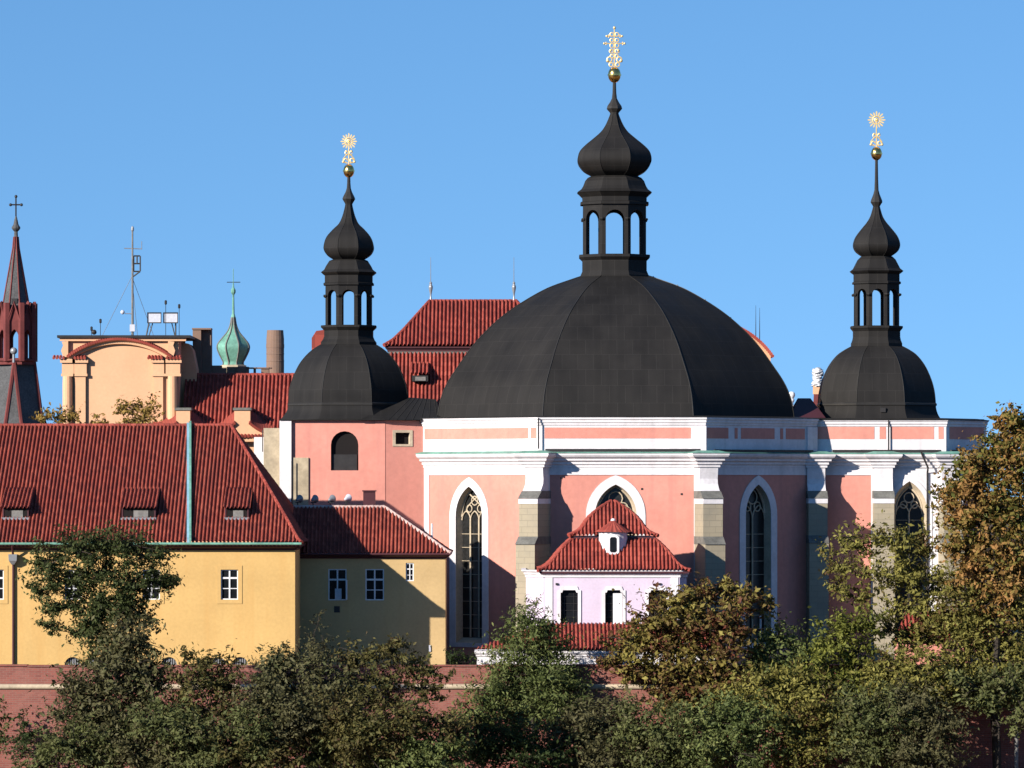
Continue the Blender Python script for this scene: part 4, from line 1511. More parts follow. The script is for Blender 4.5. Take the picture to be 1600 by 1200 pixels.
m = MB(); m.ball((xt, YT, Z(813, YT)), Ln(4, YT), 7, 0.8); m.build('knob', WHITE, tur, smooth=True)
Ft = frame((xt - 1, YT - rt - 0.02), (xt + 1, YT - rt - 0.02))
m = MB()
oct_ = lambda w, z0, z1, c: [(1 - w / 2 + c, z0), (1 + w / 2 - c, z0), (1 + w / 2, z0 + c), (1 + w / 2, z1 - c), (1 + w / 2 - c, z1), (1 - w / 2 + c, z1), (1 - w / 2, z1 - c), (1 - w / 2, z0 + c)]
ci, co = oct_(Ln(11, YT), Z(863, YT), Z(839, YT), 0.1), oct_(Ln(18, YT), Z(866, YT), Z(836, YT), 0.14)
m.panel(Ft, co, [ci], 0.05); m.reveal(Ft, _rev(co), _rev(co), -0.1, 0.05); m.reveal(Ft, ci, ci, 0.05, 0)
m.build('window_frame', WHITE, tur)
m = MB(); m.panel(Ft, ci, [], 0.01); m.build('pane', GLASS, tur)
m = MB()
m.prism([(xt - rt * 1.1, YT - 0.8, Z(873, YT - 1)), (xt + rt * 1.1, YT - 0.8, Z(873, YT - 1)), (xt + rt * 1.1, YT + 0.4, Z(848, YT - 1)), (xt - rt * 1.1, YT + 0.4, Z(848, YT - 1))], (0, -0.12, 0.1)); m.build('lead_apron', SLATE, tur)

# ------------------------------------------------------------------ low tiled gallery under the chapel
YG = -14.0
gal = thing('gallery', 'low white wall with red lean-to tiled roof at the chapel foot', 'outbuilding', (X(940, YG), YG, 0))
gx0, gx1 = X(745, YG), X(1118, YG)
ZG0, ZG1 = Z(1016, YG), Z(976, YKF)
F = frame((gx0, YG), (gx1, YG))
m = MB(); m.box(gx0, gx1, YG, YKF - 0.05, 0, ZG0 - 0.04)
m.cornice([(gx0, YKF - 0.1), (gx0, YG), (gx1, YG), (gx1, YKF - 0.1)], [(0, ZG0 - 0.4), (0.06, ZG0 - 0.4), (0.06, ZG0 - 0.3), (0.16, ZG0 - 0.2), (0.16, ZG0 - 0.06), (0, ZG0 - 0.05)])
m.build('wall', WHITE, gal)
Fg = frame((gx0 - 0.2, YG - 0.25), (gx1 + 0.2, YG - 0.25))
m = MB()
dg = YKF - 0.02 - (YG - 0.25)
tile_roof(m, Fg, [(0, ZG0), (dg, ZG1)], [0, 4.6], [Fg.L, Fg.L - 1], 0.262, 0.088, 0.42, 41)
m.build('roof', TILE2, gal)

# outbuilding on the right, seen through the trees
YO = -10.5
ob = thing('outbuilding', 'small pink outbuilding with red tiled roof behind the right trees', 'outbuilding', (X(1480, YO), YO, 0))
ox0, ox1 = X(1405, YO), X(1580, YO)
m = MB(); m.box(ox0, ox1, YO, YO + 4, 0, Z(1003, YO)); m.build('wall', PINK, ob)
m = MB()
Fo = frame((ox0 - 0.3, YO - 0.35), (ox1 + 0.3, YO - 0.35))
tile_roof(m, Fo, [(0, Z(1003, YO)), (2.4, Z(958, YO + 2))], [0, 0.8], [Fo.L, Fo.L - 0.8], 0.262, 0.088, 0.42, 43)
m.build('roof', TILE2, ob)
m = MB(); m.fbox(frame((ox0, YO), (ox1, YO)), 4.8, 5.8, 0.0, 0.05, 0.1, 1.2); m.build('door', GREYW, ob)

# ------------------------------------------------------------------ brick rampart
YB = -17.2
ram = thing('rampart_wall', 'long weathered red brick rampart wall with a pale stone band', 'wall', (0, YB, -7))
m = MB()
xs = np.linspace(-60, 60, 61)
rg = random.Random(8)
zt = [Z(1041, YB) + rg.uniform(-0.03, 0.03) for _ in xs]
zb1 = Z(1073, YB)
for i in range(60):
    a_, b_ = xs[i], xs[i + 1]
    for (ya, za), (yb_, zb_) in (((YB, -8.0), (YB + 0.0, None)),):
        m.face([(a_, YB - 0.55, -8.5), (b_, YB - 0.55, -8.5), (b_, YB, zt[i + 1]), (a_, YB, zt[i])])
    m.face([(a_, YB, zt[i]), (b_, YB, zt[i + 1]), (b_, YB + 0.9, zt[i + 1]), (a_, YB + 0.9, zt[i])])
    m.face([(b_, YB + 0.9, -0.5), (a_, YB + 0.9, -0.5), (a_, YB + 0.9, zt[i]), (b_, YB + 0.9, zt[i + 1])])
m.build('brickwork', BRICK, ram)
m = MB()
rr = [[(x, YB - 0.08 + 0.0 - 0.17 * math.cos(q) - 0.02, zb1 + 0.17 * math.sin(q)) for q in np.linspace(-1.5, 1.5, 7)] for x in xs]
m.loft(rr, False); m.build('stone_band', STONE2, ram, smooth=True)
m = MB()
for i in range(60):
    m.box(xs[i] + 0.01, xs[i + 1] - 0.01, YB - 0.09, YB + 0.97, zt[i] - 0.01, zt[i] + 0.07 + 0.01 * (i % 3))
m.build('coping', BRICK, ram)

# ------------------------------------------------------------------ buildings behind
# orange baroque gable house
YOR = 30
bar = thing('baroque_house', 'orange baroque building with arched gable moulding and flat top behind yellow house', 'building', (X(190, YOR), YOR, 0))
bx0, bx1 = X(101, YOR), X(279, YOR)
F = frame((bx0, YOR), (bx1, YOR))
uB = lambda px: X(px, YOR) - bx0
zB = lambda py: Z(py, YOR)
m = MB(); m.box(bx0, bx1, YOR, YOR + 8, 0, zB(527)); m.build('wall', ORANGE, bar)
for a_, b_ in ((117, 134), (241, 255)):
    m = MB(); m.fbox(F, uB(a_), uB(b_), 0.003, 0.22, 0, zB(588)); m.build('pilaster', ORANGE, bar)
for a_, b_ in ((115, 137), (238, 258), (96, 117), (258, 283)):
    m = MB(); m.fbox(F, uB(a_), uB(b_), 0.003, 0.34, zB(588), zB(584)); m.fbox(F, uB(a_) + 0.06, uB(b_) - 0.06, 0.003, 0.28, zB(584), zB(567)); m.fbox(F, uB(a_) - 0.06, uB(b_) + 0.06, 0.003, 0.45, zB(567), zB(561))
    m.build('capital', ORANGE, bar)
for px in (106, 270):
    m = MB(); m.lathe([(Ln(8, YOR), 0), (Ln(7.6, YOR), zB(600)), (Ln(7.2, YOR), zB(588))], X(px, YOR), YOR - 0.25, 14); m.build('column', ORANGE, bar)
m = MB()
m.prism([(X(90, YOR), YOR - 0.5, zB(528)), (X(298, YOR), YOR - 0.5, zB(528)), (X(298, YOR), YOR + 8.5, zB(528)), (X(90, YOR), YOR + 8.5, zB(528))], (0, 0, Ln(4, YOR)))
m.build('roof_slab', IRON, bar)
m = MB(); m.fbox(F, uB(94), uB(291), 0.003, 0.3, zB(533), zB(528) - 0.01); m.build('top_moulding', ORANGE, bar)
cxa = X(187, YOR)
# circle through the ends and apex of the arch
ha, wa = Ln(27, YOR), Ln(80, YOR)
Ra = (ha * ha + wa * wa) / (2 * ha); zca = zB(531) - Ra; tha = math.asin(wa / Ra)
arcp = [(cxa + Ra * math.sin(q), zca + Ra * math.cos(q)) for q in np.linspace(-tha, tha, 46)]
m = MB()
rings = [[(x, YOR - 0.003, z - 0.35), (x, YOR - 0.3, z - 0.3), (x, YOR - 0.3, z - 0.12), (x, YOR - 0.45, z - 0.06), (x, YOR - 0.45, z), (x, YOR - 0.003, z)] for x, z in arcp]
m.loft(rings, False, True, True); m.build('arch_moulding', ORANGE, bar)
m = MB()
for i, (x, z) in enumerate(arcp):
    m.tube([(x, YOR - 0.6, z + 0.05), (x, YOR - 0.003, z + 0.16)], 0.115, 6)
for a_, b_ in ((85, 106), (118, 140), (233, 258), (262, 288)):
    k = int(Ln(b_ - a_, YOR) / 0.24)
    for i in range(k): m.tube([(X(a_, YOR) + i * 0.24, YOR - 0.6, zB(560)), (X(a_, YOR) + i * 0.24, YOR - 0.003, zB(556.5))], 0.11, 6)
m.build('tile_course', TILE2, bar)
for sg, px in ((1, 99), (-1, 271)):     # scrolled brackets at both ends of the attic
    pts = [(px, 558), (px - 3 * sg, 548), (px, 540), (px - 2 * sg, 534), (px + 8 * sg, 533), (px + 8 * sg, 558)]
    m = MB(); m.prism([(X(p, YOR), YOR - 0.32, zB(y)) for p, y in pts], (0, 0.316, 0)); m.build('scroll_bracket', ORANGE, bar)
m = MB()
pts = [(279, 640), (279, 533), (290, 535), (297, 545), (300, 560), (303, 575), (303, 640)]
m.prism([(X(p, YOR), YOR + 3.2, zB(y)) for p, y in pts], (0, 4.5, 0)); m.build('side_volute', ORANGE, bar)

# roof-top gear
ZS = zB(524)
t = thing('antenna_mast', 'tall grey antenna mast with crossarm and guy wires on the orange building', 'antenna', (X(207, 33), 33, ZS))
m = MB(); m.tube([(X(207, 33), 33, ZS - 0.1), (X(207, 33), 33, Z(356, 33))], [0.1, 0.06], 8); m.build('pole', GREYW, t)
m = MB(); m.tube([(X(194, 33), 33, Z(388, 33)), (X(222, 33), 33, Z(389, 33))], 0.04, 5); m.tube([(X(221.5, 33), 33, Z(390, 33)), (X(221.5, 33), 33, Z(377, 33))], 0.03, 5); m.ball((X(207, 33), 33, Z(358, 33)), 0.12, 5, 2); m.build('crossarm', GREYM, t)
m = MB()
for a_, b_ in (((209, 400), (219, 400)), ((219, 400), (219, 424)), ((219, 424), (209, 424)), ((209, 424), (209, 400)), ((209, 412), (219, 412)), ((219, 424), (208, 432)), ((214, 400), (214, 412))):
    m.tube([(X(a_[0], 33), 33, Z(a_[1], 33)), (X(b_[0], 33), 33, Z(b_[1], 33))], 0.06, 5)
m.build('antenna_frame', IRON, t)
m = MB(); m.tube([(X(207, 33), 33, Z(490, 33)), (X(196, 33), 32.7, Z(490, 33))], 0.04, 5); m.ball((X(192, 33), 32.7, Z(488, 33)), 0.17, 6); m.box(X(203, 33), X(211, 33), 32.8, 33.3, Z(518, 33), Z(507, 33)); m.build('sensor_box', PANELW, t)
m = MB()
for px in (161, 212, 238): m.tube([(X(206, 33), 33, Z(432, 33)), (X(px, 33), 32 if px < 200 else 35, ZS)], 0.018, 4)
m.build('guy_wire', GREYM, t)
for a_, b_, lb in ((230, 252, 'white flat panel on roof of orange building, nearer the antenna mast'), (255, 278, 'white flat panel at the right roof corner of the orange building')):
    t = thing('roof_panel', lb, 'panel', (X((a_ + b_) / 2, 32), 32, ZS), 'white panels on the orange building')
    m = MB(); m.box(X(a_ + 1, 32), X(b_ - 1, 32), 32, 32.12, Z(503.5, 32), Z(489.5, 32)); m.build('face', PANELW, t)
    m = MB()
    for z0_, z1_ in ((505, 503.6), (489.4, 488)): m.box(X(a_, 32), X(b_, 32), 31.94, 32.18, Z(z0_, 32), Z(z1_, 32))
    for p0, p1 in ((a_, a_ + 0.9), (b_ - 0.9, b_)): m.box(X(p0, 32), X(p1, 32), 31.94, 32.18, Z(503.5, 32), Z(489.5, 32))
    for p0 in ((a_ + 2) if a_ < 240 else (b_ - 4),): m.tube([(X(p0, 32), 32.3, Z(505, 32)), (X(p0 - 4 if a_ < 240 else p0, 32), 32.3, ZS)], 0.06, 5); m.tube([(X(p0 + 6 if a_ < 240 else p0 - 6, 32), 32.3, Z(505, 32)), (X(p0 + (0 if a_ < 240 else -1), 32), 32.3, ZS)], 0.045, 5)
    m.build('support_frame', IRON, t)
for px, y0, lb in ((143, 511, 'short sensor stub on the left of the orange roof slab'), (157, 499, 'thin rod aerial on the left of the orange roof slab'), (259, 470, 'rod aerial rising between the two white roof panels'), (280, 476, 'dark-tipped rod aerial right of the white roof panels')):
    m = MB(); m.tube([(X(px, 31), 31, ZS - 0.05), (X(px, 31), 31, Z(y0, 31))], 0.025, 5)
    m.lathe([(0.05, Z(y0 + 6, 31)), (0.09, Z(y0 + 5, 31)), (0.09, Z(y0, 31)), (0.03, Z(y0 - 1, 31))], X(px, 31), 31, 8)
    if px < 150: m.ball((X(px + 4, 31), 31, Z(519, 31)), 0.2, 6)
    tag(m.build('aerial', IRON, loc=(X(px, 31), 31, ZS)), lb, 'antenna', 'aerials on the orange building')

# long red roof behind, with orange gablets
YM1, YM2 = 28.5, 33.8
mon = thing('monastery_wing', 'red roofed monastery range with orange gablets left of the pink church', 'building', (X(380, YM1), YM1, 0))
mx0, mx1 = X(283, YM1), X(530, YM1)
m = MB(); m.box(mx0, mx1, YM1 + 0.4, YM2 + 5, 0, Z(686, YM1))
m.cornice([(mx0, YM1 + 0.4), (mx1, YM1 + 0.4)], [(0, Z(697, YM1)), (0.12, Z(697, YM1)), (0.12, Z(692, YM1)), (0.3, Z(688, YM1)), (0.3, Z(684, YM1)), (0, Z(683, YM1))])
m.build('wall', ORANGE, mon)
Fm = frame((mx0, YM1), (mx1, YM1))
m = MB(); tile_roof(m, Fm, [(0, Z(680, YM1)), (YM2 - YM1, Z(587, YM2))], [0, 0], [Fm.L] * 2, 0.30, 0.105, 0.45, 51)
Fm2 = frame((mx1, YM2 + 5), (mx0, YM2 + 5))
m.face([Fm2(0, 0, Z(680, YM1)), Fm2(Fm2.L, 0, Z(680, YM1)), (mx0, YM2, Z(587, YM2)), (mx1, YM2, Z(587, YM2))])
m.build('roof', TILE2, mon)
m = MB(); ridge_tiles(m, [(mx0, YM2, Z(586, YM2)), (mx1, YM2, Z(586, YM2))], 0.16); m.build('ridge_tiles', TILE2, mon)
for pa, pb, yt, yb in ((275, 297, 641, 690), (366, 391, 641, 690)):
    Yq = YM1 - 0.3
    m = MB(); m.box(X(pa, Yq), X(pb, Yq), Yq, Yq + 2.5, Z(yb, Yq), Z(yt, Yq)); o = m.build('gablet', ORANGE, mon)
    m = MB(); m.box(X(pa - 2, Yq), X(pb + 2, Yq), Yq - 0.1, Yq + 2.6, Z(yt, Yq), Z(yt - 4, Yq)); m.build('cap_slab', SLATE, o)
    m = MB()
    for sg, px in ((-1, pa), (1, pb)):
        for i in range(15):
            q = i / 14
            x_ = X(px + sg * 36 * q, Yq); z_ = Z(662 + 16 * (1 - (1 - q) ** 2), Yq)
            m.tube([(x_, Yq - 0.25, z_), (x_, Yq + 1.8, z_ + 0.9)], 0.12, 6)
    m.build('swept_tiles', TILE2, o)
    m = MB()
    for sg, px in ((-1, pa), (1, pb)):
        pts = [(px, 664)] + [(px + sg * 36 * q, 664 + 16 * (1 - (1 - q) ** 2)) for q in (0.2, 0.4, 0.7, 1)] + [(px + sg * 36, 690), (px, 690)]
        m.prism([(X(p, Yq), Yq - 0.05, Z(y, Yq)) for p, y in pts], (0, 0.4, 0))
    m.build('swept_wall', ORANGE, o)
m = MB()
for i in range(int(Ln(185, YM1) / 0.26)):
    x_ = X(340, YM1) + i * 0.26
    m.tube([(x_, YM1 - 0.55, Z(682, YM1)), (x_, YM1 + 0.1, Z(677, YM1))], 0.12, 6)
m.build('eave_tiles', TILE2, mon)
m = MB()
Yc = 36
m.box(X(301, Yc), X(314, Yc), Yc, Yc + 1.6, Z(640, Yc), Z(515, Yc)); m.box(X(300, Yc), X(330, Yc), Yc - 0.1, Yc + 1.7, Z(515, Yc), Z(512.5, Yc))
m.box(X(314, Yc), X(329, Yc), Yc + 0.6, Yc + 2.2, Z(640, Yc), Z(515.2, Yc)); m.build('chimney', BRICKC, mon)
m = MB(); Yc = 37
m.box(X(330, Yc), X(346, Yc), Yc, Yc + 1, Z(600, Yc), Z(571, Yc)); m.box(X(346, Yc), X(353, Yc), Yc, Yc + 1, Z(600, Yc), Z(575, Yc)); m.box(X(354, Yc), X(372, Yc), Yc + 0.3, Yc + 1, Z(600, Yc), Z(573, Yc))
m.box(X(371, Yc), X(388, Yc), Yc, Yc + 1.2, Z(600, Yc), Z(573, Yc)); m.box(X(408, Yc), X(420, Yc), Yc, Yc + 1, Z(600, Yc), Z(576, Yc)); m.box(X(386, Yc), X(424, Yc), Yc - 0.1, Yc + 1.1, Z(576, Yc), Z(574, Yc)); m.box(X(396, Yc), X(399, Yc), Yc, Yc + 1, Z(600, Yc), Z(575, Yc))
m.build('parapet', BRICKC, mon)
# tile-hung dormer peeping out behind the left small dome
m = MB(); Yc = 34
m.prism([(X(487, Yc), Yc, Z(552, Yc)), (X(487, Yc), Yc, Z(528, Yc)), (X(494, Yc), Yc, Z(517, Yc)), (X(516, Yc), Yc, Z(514, Yc)), (X(516, Yc), Yc, Z(600, Yc)), (X(487, Yc), Yc, Z(600, Yc))], (0, 3, 0))
m.build('dormer', TILE2, mon)

# far pavilion roof behind the two domes
YP = 48
pav = thing('pavilion', 'tall red double-tiered pavilion roof rising behind the dome', 'building', (X(738, YP), YP, 0))
xr0, xr1 = X(672, YP + 6), X(803, YP + 6)
xe0, xe1p = X(600, YP), X(876, YP)
m = MB()
Fp = frame((xe0, YP), (xe1p, YP))
prf = [(0, Z(541, YP)), (0.7, Z(533, YP)), (2.0, Z(519, YP)), (6.0, Z(471, YP + 6))]
ul = [0, X(613, YP) - xe0, X(627, YP) - xe0, xr0 - xe0]
tile_roof(m, Fp, prf, ul, [Fp.L - u for u in ul], 0.31, 0.11, 0.45, 61)
m.face([(xe1p, YP, Z(541, YP)), (xe1p, YP + 12, Z(541, YP)), (xr1, YP + 6, Z(471, YP + 6))])
m.face([(xe0, YP + 12, Z(541, YP)), (xe0, YP, Z(541, YP)), (xr0, YP + 6, Z(471, YP + 6))])
m.face([(xe1p, YP + 12, Z(541, YP)), (xe0, YP + 12, Z(541, YP)), (xr0, YP + 6, Z(471, YP + 6)), (xr1, YP + 6, Z(471, YP + 6))])
m.build('upper_roof', TILE2, pav)
m = MB()
ridge_tiles(m, [Fp(ul[i], -prf[i][0], prf[i][1] + 0.08) for i in range(4)], 0.15)
ridge_tiles(m, [Fp(Fp.L - ul[i], -prf[i][0], prf[i][1] + 0.08) for i in range(4)], 0.15)
ridge_tiles(m, [(xr0, YP + 6, Z(470.5, YP + 6)), (xr1, YP + 6, Z(470.5, YP + 6))], 0.15)
m.build('ridge_tiles', TILE2, pav)
m = MB(); m.box(X(605, YP), X(871, YP), YP + 0.3, YP + 11.7, Z(549, YP), Z(541, YP)); m.box(X(602, YP), X(874, YP), YP + 0.12, YP + 11.9, Z(544, YP), Z(541.2, YP) - 0.01); m.build('eave_board', MAROON, pav)
m = MB(); m.box(X(607, YP), X(869, YP), YP + 0.2, YP + 11, Z(552.5, YP), Z(549.2, YP)); m.build('lead_apron', SLATE, pav)
x0_, x1_ = X(590, YP - 3), X(886, YP - 3)
m = MB()
Fq = frame((x0_, YP - 3), (x1_, YP - 3))
u_ = X(607, YP) - x0_
tile_roof(m, Fq, [(0, Z(640, YP - 3)), (3.3, Z(552, YP))], [0, u_], [Fq.L, Fq.L - u_], 0.31, 0.11, 0.45, 63)
m.build('lower_roof', TILE2, pav)
m = MB(); m.box(x0_ + 0.5, x1_ - 0.5, YP - 2.6, YP + 14, 0, Z(640, YP - 3)); m.build('wall', ORANGE, pav)
m = MB(); Yq = YP - 1.6
Fd = frame((X(644, Yq), Yq - 0.6), (X(669, Yq), Yq - 0.6))
tile_roof(m, Fd, [(-0.1, Z(586, Yq)), (1.7, Z(568, Yq))], [-0.1] * 2, [Fd.L + 0.1] * 2, 0.31, 0.11, 0.45, 65)
o = m.build('dormer', TILE2, pav)
m = MB(); m.fbox(Fd, 0, Fd.L, YWR, 0, Z(596, Yq), Z(587, Yq)); m.build('opening', IRON, o)
m = MB(); m.fbox(Fd, Fd.L * 0.2, Fd.L * 0.85, 0.003, 0.05, Z(595, Yq), Z(589, Yq)); m.build('shutter', GREYW, o)
for px in (673, 803):
    m = MB(); Yq = YP + 6
    m.lathe(spline([(Ln(r_, Yq), Z(y_, Yq)) for r_, y_ in ((3, 472), (1.6, 466), (1.4, 460), (2.8, 452), (3.2, 448), (1.8, 444), (2.2, 442), (0.8, 440))], 4), X(px, Yq), Yq, 10)
    m.tube([(X(px, Yq), Yq, Z(441, Yq)), (X(px, Yq), Yq, Z(402, Yq))], [0.035, 0.018], 5)
    m.build('finial', GREYM, pav)

# curved gable right of the dome
YX = 55
gab = thing('gabled_house', 'orange curved gable with red tile edge peeping out right of the dome', 'building', (X(1100, YX), YX, 0))
Rg = Ln(129, YX); gx, gz = X(1098, YX), Z(630, YX)
arcg = [(gx + Rg * math.cos(q), gz + Rg * math.sin(q)) for q in np.linspace(math.radians(145), math.radians(35), 50)]
m = MB(); m.prism(_rev([(x, YX, z) for x, z in arcg] + [(arcg[-1][0], YX, 0), (arcg[0][0], YX, 0)]), (0, 9, 0)); m.build('wall', ORANGE, gab)
m = MB(); m.box(X(1205, 54), X(1300, 54), 53.4, 54.99, 0, Z(640, 54)); m.build('side_wing', ORANGE, gab)
m = MB()
for x, z in [(gx + (Rg + 0.12) * math.cos(q), gz + (Rg + 0.12) * math.sin(q)) for q in np.linspace(math.radians(146), math.radians(34.5), 64)]:
    m.tube([(x, YX - 0.8, z - 0.05), (x, YX + 9, z + 0.1)], 0.15, 6)
m.build('tile_edge', TILE2, gab)
m = MB(); m.loft([[(x * 1.0, YX - 0.003, z - 0.55), (x, YX - 0.4, z - 0.5), (x, YX - 0.4, z - 0.2), (x, YX - 0.55, z - 0.1), (x, YX - 0.55, z), (x, YX - 0.003, z)] for x, z in arcg], False, True, True); m.build('moulding', ORANGE, gab)
for px, y0, lb in ((1181, 477, 'thin whip aerial on the curved gable, nearer the dome'), (1187, 481, 'thin whip aerial on the curved gable, farther from the dome')):
    Yq = YX + 3
    zf = gz + math.sqrt(max(0, Rg ** 2 - (X(px, Yq) - gx) ** 2))
    m = MB(); m.tube([(X(px, Yq), Yq, zf), (X(px, Yq), Yq, Z(520, Yq)), (X(px, Yq), Yq, Z(y0, Yq))], [0.04, 0.035, 0.012], 5)
    tag(m.build('aerial', IRON, loc=(X(px, Yq), Yq, zf)), lb, 'antenna', 'aerials on the curved gable')

# red Gothic spire at the left edge
YS = 90
gt_ = thing('gothic_tower', 'slim red Gothic church tower with grey spire at the far left', 'tower', (X(25, YS), YS, 0))
sx = X(25, YS)
q_ = lambda pts: [(Ln(r, YS), Z(y, YS)) for r, y in pts]
m = MB(); m.lathe(q_([(20, 480), (19, 474), (4.5, 388), (3, 370), (2.6, 362)]), sx, YS); o = m.build('spire', SPIRE, gt_)
m = MB(); ridge_seams(m, q_([(20, 480), (19, 474), (4.5, 388), (3, 370)]), sx, YS, 0.08); m.build('rib', REDST, o)
m = MB(); m.lathe(spline(q_([(2.6, 362), (6, 358), (6.5, 355), (4, 351), (3, 346), (1.2, 338)]), 3), sx, YS, 10); m.build('finial', SPIRE, o)
m = MB(); m.tube([(sx, YS, Z(340, YS)), (sx, YS, Z(306, YS))], 0.07, 5); m.tube([(sx - Ln(8.5, YS), YS, Z(320, YS)), (sx + Ln(8.5, YS), YS, Z(320, YS))], 0.07, 5)
for a_, b_ in ((-8.5, 320), (8.5, 320), (0, 307)): m.ball((sx + Ln(a_, YS), YS, Z(b_, YS)), 0.14, 5)
m.build('cross', IRON, o)
m = MB(); m.box(sx - Ln(5, YS), sx + Ln(4, YS), YS - Ln(20, YS), YS - Ln(12, YS), Z(475, YS), Z(467, YS)); m.build('spire_hatch', IRON, o)
# gallery: eight gabled bays with pointed openings
m = MB()
rG = Ln(28, YS); kk = math.tan(math.pi / 8)
for j in range(8):
    an = math.radians(-90 + 45 * j); n_ = Vector((math.cos(an), math.sin(an))); u_ = Vector((-n_.y, n_.x))
    A = Vector((sx, YS)) + n_ * rG - u_ * rG * kk; B = Vector((sx, YS)) + n_ * rG + u_ * rG * kk
    G = frame(A, B)
    hgt = gothic(G.L / 2, G.L * 0.62, Z(560, YS), Z(530, YS), Ln(15, YS), 5)
    zt0, zt1 = Z(508, YS), Z(476, YS)
    outer = [(0, Z(565, YS)), (G.L, Z(565, YS)), (G.L, zt0), (G.L / 2 + 0.12, zt1), (G.L / 2 - 0.12, zt1), (0, zt0)]
    m.panel(G, outer, [hgt]); m.panel(G, outer, [hgt], -0.3, True); m.reveal(G, hgt, hgt, 0, -0.3)
    oc = _rev(outer); m.reveal(G, oc, oc, -0.3, 0)
    m.tube([G(0, 0.02, zt0 - 0.1), G(G.L / 2, 0.05, zt1 + 0.1), G(G.L, 0.02, zt0 - 0.1)], 0.2, 5)
    m.tube([G(0, 0, Z(565, YS)), G(0, 0, Z(474, YS))], 0.3, 5)
m.build('gallery', REDST, gt_)
m = MB(); m.lathe(q_([(19, 482), (23, 480), (23, 500), (19, 500)][::-1]), sx, YS); m.build('gallery_roof', SPIRE, gt_)
m = MB(); m.lathe(q_([(29, 570), (29, 566), (32, 564), (32, 562), (28, 561)]), sx, YS); m.build('ledge', REDST, gt_)
m = MB(); rb = MB()
top = [Vector((sx + Ln(29, YS) * math.cos(math.radians(-90 + 90 * j)), YS + Ln(29, YS) * math.sin(math.radians(-90 + 90 * j)), Z(566, YS))) for j in range(4)]
R8 = Ln(52, YS)
bot = [Vector((sx + R8 * math.cos(math.radians(-112.5 + 45 * j)), YS + R8 * math.sin(math.radians(-112.5 + 45 * j)), Z(720, YS))) for j in range(8)]
for j in range(4):
    m.face([bot[2 * j], bot[2 * j + 1], top[j]])
    m.face([bot[2 * j + 1], bot[(2 * j + 2) % 8], top[(j + 1) % 4], top[j]])
    rb.tube([bot[2 * j], top[j]], 0.16, 5); rb.tube([bot[2 * j + 1], top[j]], 0.16, 5)
o = m.build('lower_roof', SPIRE, gt_); rb.build('rib', REDST, o)
m = MB(); m.lathe([(R8 * 0.98, 0), (R8 * 0.98, Z(720, YS))], sx, YS); m.build('wall', REDST, gt_)
m = MB(); bx = X(21.5, YS - 3.5); m.ball((bx, YS - 3.5, Z(550, YS)), Ln(5.5, YS), 9); m.tube([(bx, YS - 3.5, Z(553, YS)), (bx, YS - 3.5, Z(568, YS))], 0.12, 6); m.build('finial_ball', GREYM, gt_, smooth=True)

# green onion turret and brick stack
YV = 62
tv = thing('onion_turret', 'green copper onion turret with needle and crossbar left of round chimney', 'turret', (X(364.5, YV), YV, 0))
vx = X(364.5, YV)
w_ = lambda pts: [(Ln(r, YV), Z(y, YV)) for r, y in pts]
m = MB(); m.lathe(spline(w_([(16, 571), (15, 566), (19, 558), (24, 546), (23.5, 538), (17, 529), (9, 519), (4.5, 508), (2.6, 496)]), 6), vx, YV); o = m.build('onion_cap', COPPER, tv)
m = MB(); ridge_seams(m, spline(w_([(16, 571), (15, 566), (19, 558), (24, 546), (23.5, 538), (17, 529), (9, 519), (4.5, 508), (2.6, 496)]), 4), vx, YV, 0.07); m.build('seam', SLATE, o)
m = MB(); m.lathe(w_([(2.8, 498), (3.4, 495), (2.0, 490), (1.6, 470), (1.4, 461), (3.6, 457), (3.6, 453), (1.4, 449), (0.6, 440), (0.5, 420)]), vx, YV, 8); m.build('needle', COPPER, o)
m = MB(); m.tube([(vx - Ln(10, YV), YV, Z(441, YV)), (vx + Ln(11, YV), YV, Z(441, YV))], 0.035, 5); m.build('crossbar', IRON, o)
m = MB(); m.lathe(w_([(18, 800), (18, 576), (20, 574), (20, 571), (15, 570)]), vx, YV); m.build('drum', STONE2, tv)
YU = 80
m = MB(); ux_ = X(430, YU)
rg = random.Random(3)
pr = []
for i in range(22):
    y_ = 800 - i * 13.5
    pr.append((Ln(13.6 + rg.uniform(-0.25, 0.3), YU), Z(y_, YU)))
pr[-1] = (Ln(12.8, YU), Z(519, YU)); pr.append((Ln(12.6, YU), Z(516, YU))); pr.append((Ln(9, YU), Z(516, YU))); pr.append((Ln(8.5, YU), Z(522, YU)))
t = thing('brick_stack', 'round brown brick chimney stack left of the small dome', 'chimney', (ux_, YU, 0))
m.lathe(pr, ux_, YU, 20); m.build('shaft', BRICKC, t)
m = MB()
for y_, h_ in ((537, 7), (552, 2), (563, 2)): m.lathe([(Ln(13.3, YU), Z(y_ + h_, YU)), (Ln(14.1, YU), Z(y_ + h_ - 0.5, YU)), (Ln(14.1, YU), Z(y_ + 0.5, YU)), (Ln(13.3, YU), Z(y_, YU))], ux_, YU, 20, cap=False)
m.build('iron_hoop', BRICKC, t)

# posts in the greenery
m = MB(); xq = X(1188.5, -16.3)
m.tube([(xq, -16.3, 0), (xq, -16.3, Z(965, -16.3))], 0.06, 8); m.ball((xq, -16.3, Z(964, -16.3)), 0.08, 5)
tag(m.build('marker_post', WOODW, loc=(xq, -16.3, 0)), 'thin white post standing on the wall among the trees', 'post')
m = MB(); xq = X(1583, -21)
m.tube([(xq, -21, -9), (xq + 0.2, -21, -6), (xq + 0.25, -21, Z(1128, -21))], [0.16, 0.14, 0.12], 8); m.tube([(xq + 0.25, -21, Z(1130, -21)), (xq + 0.55, -21, Z(1127, -21))], 0.08, 6)
tag(m.build('wooden_post', GREYW, loc=(xq, -21, -8.2)), 'grey wooden post on the slope at the lower right', 'post')

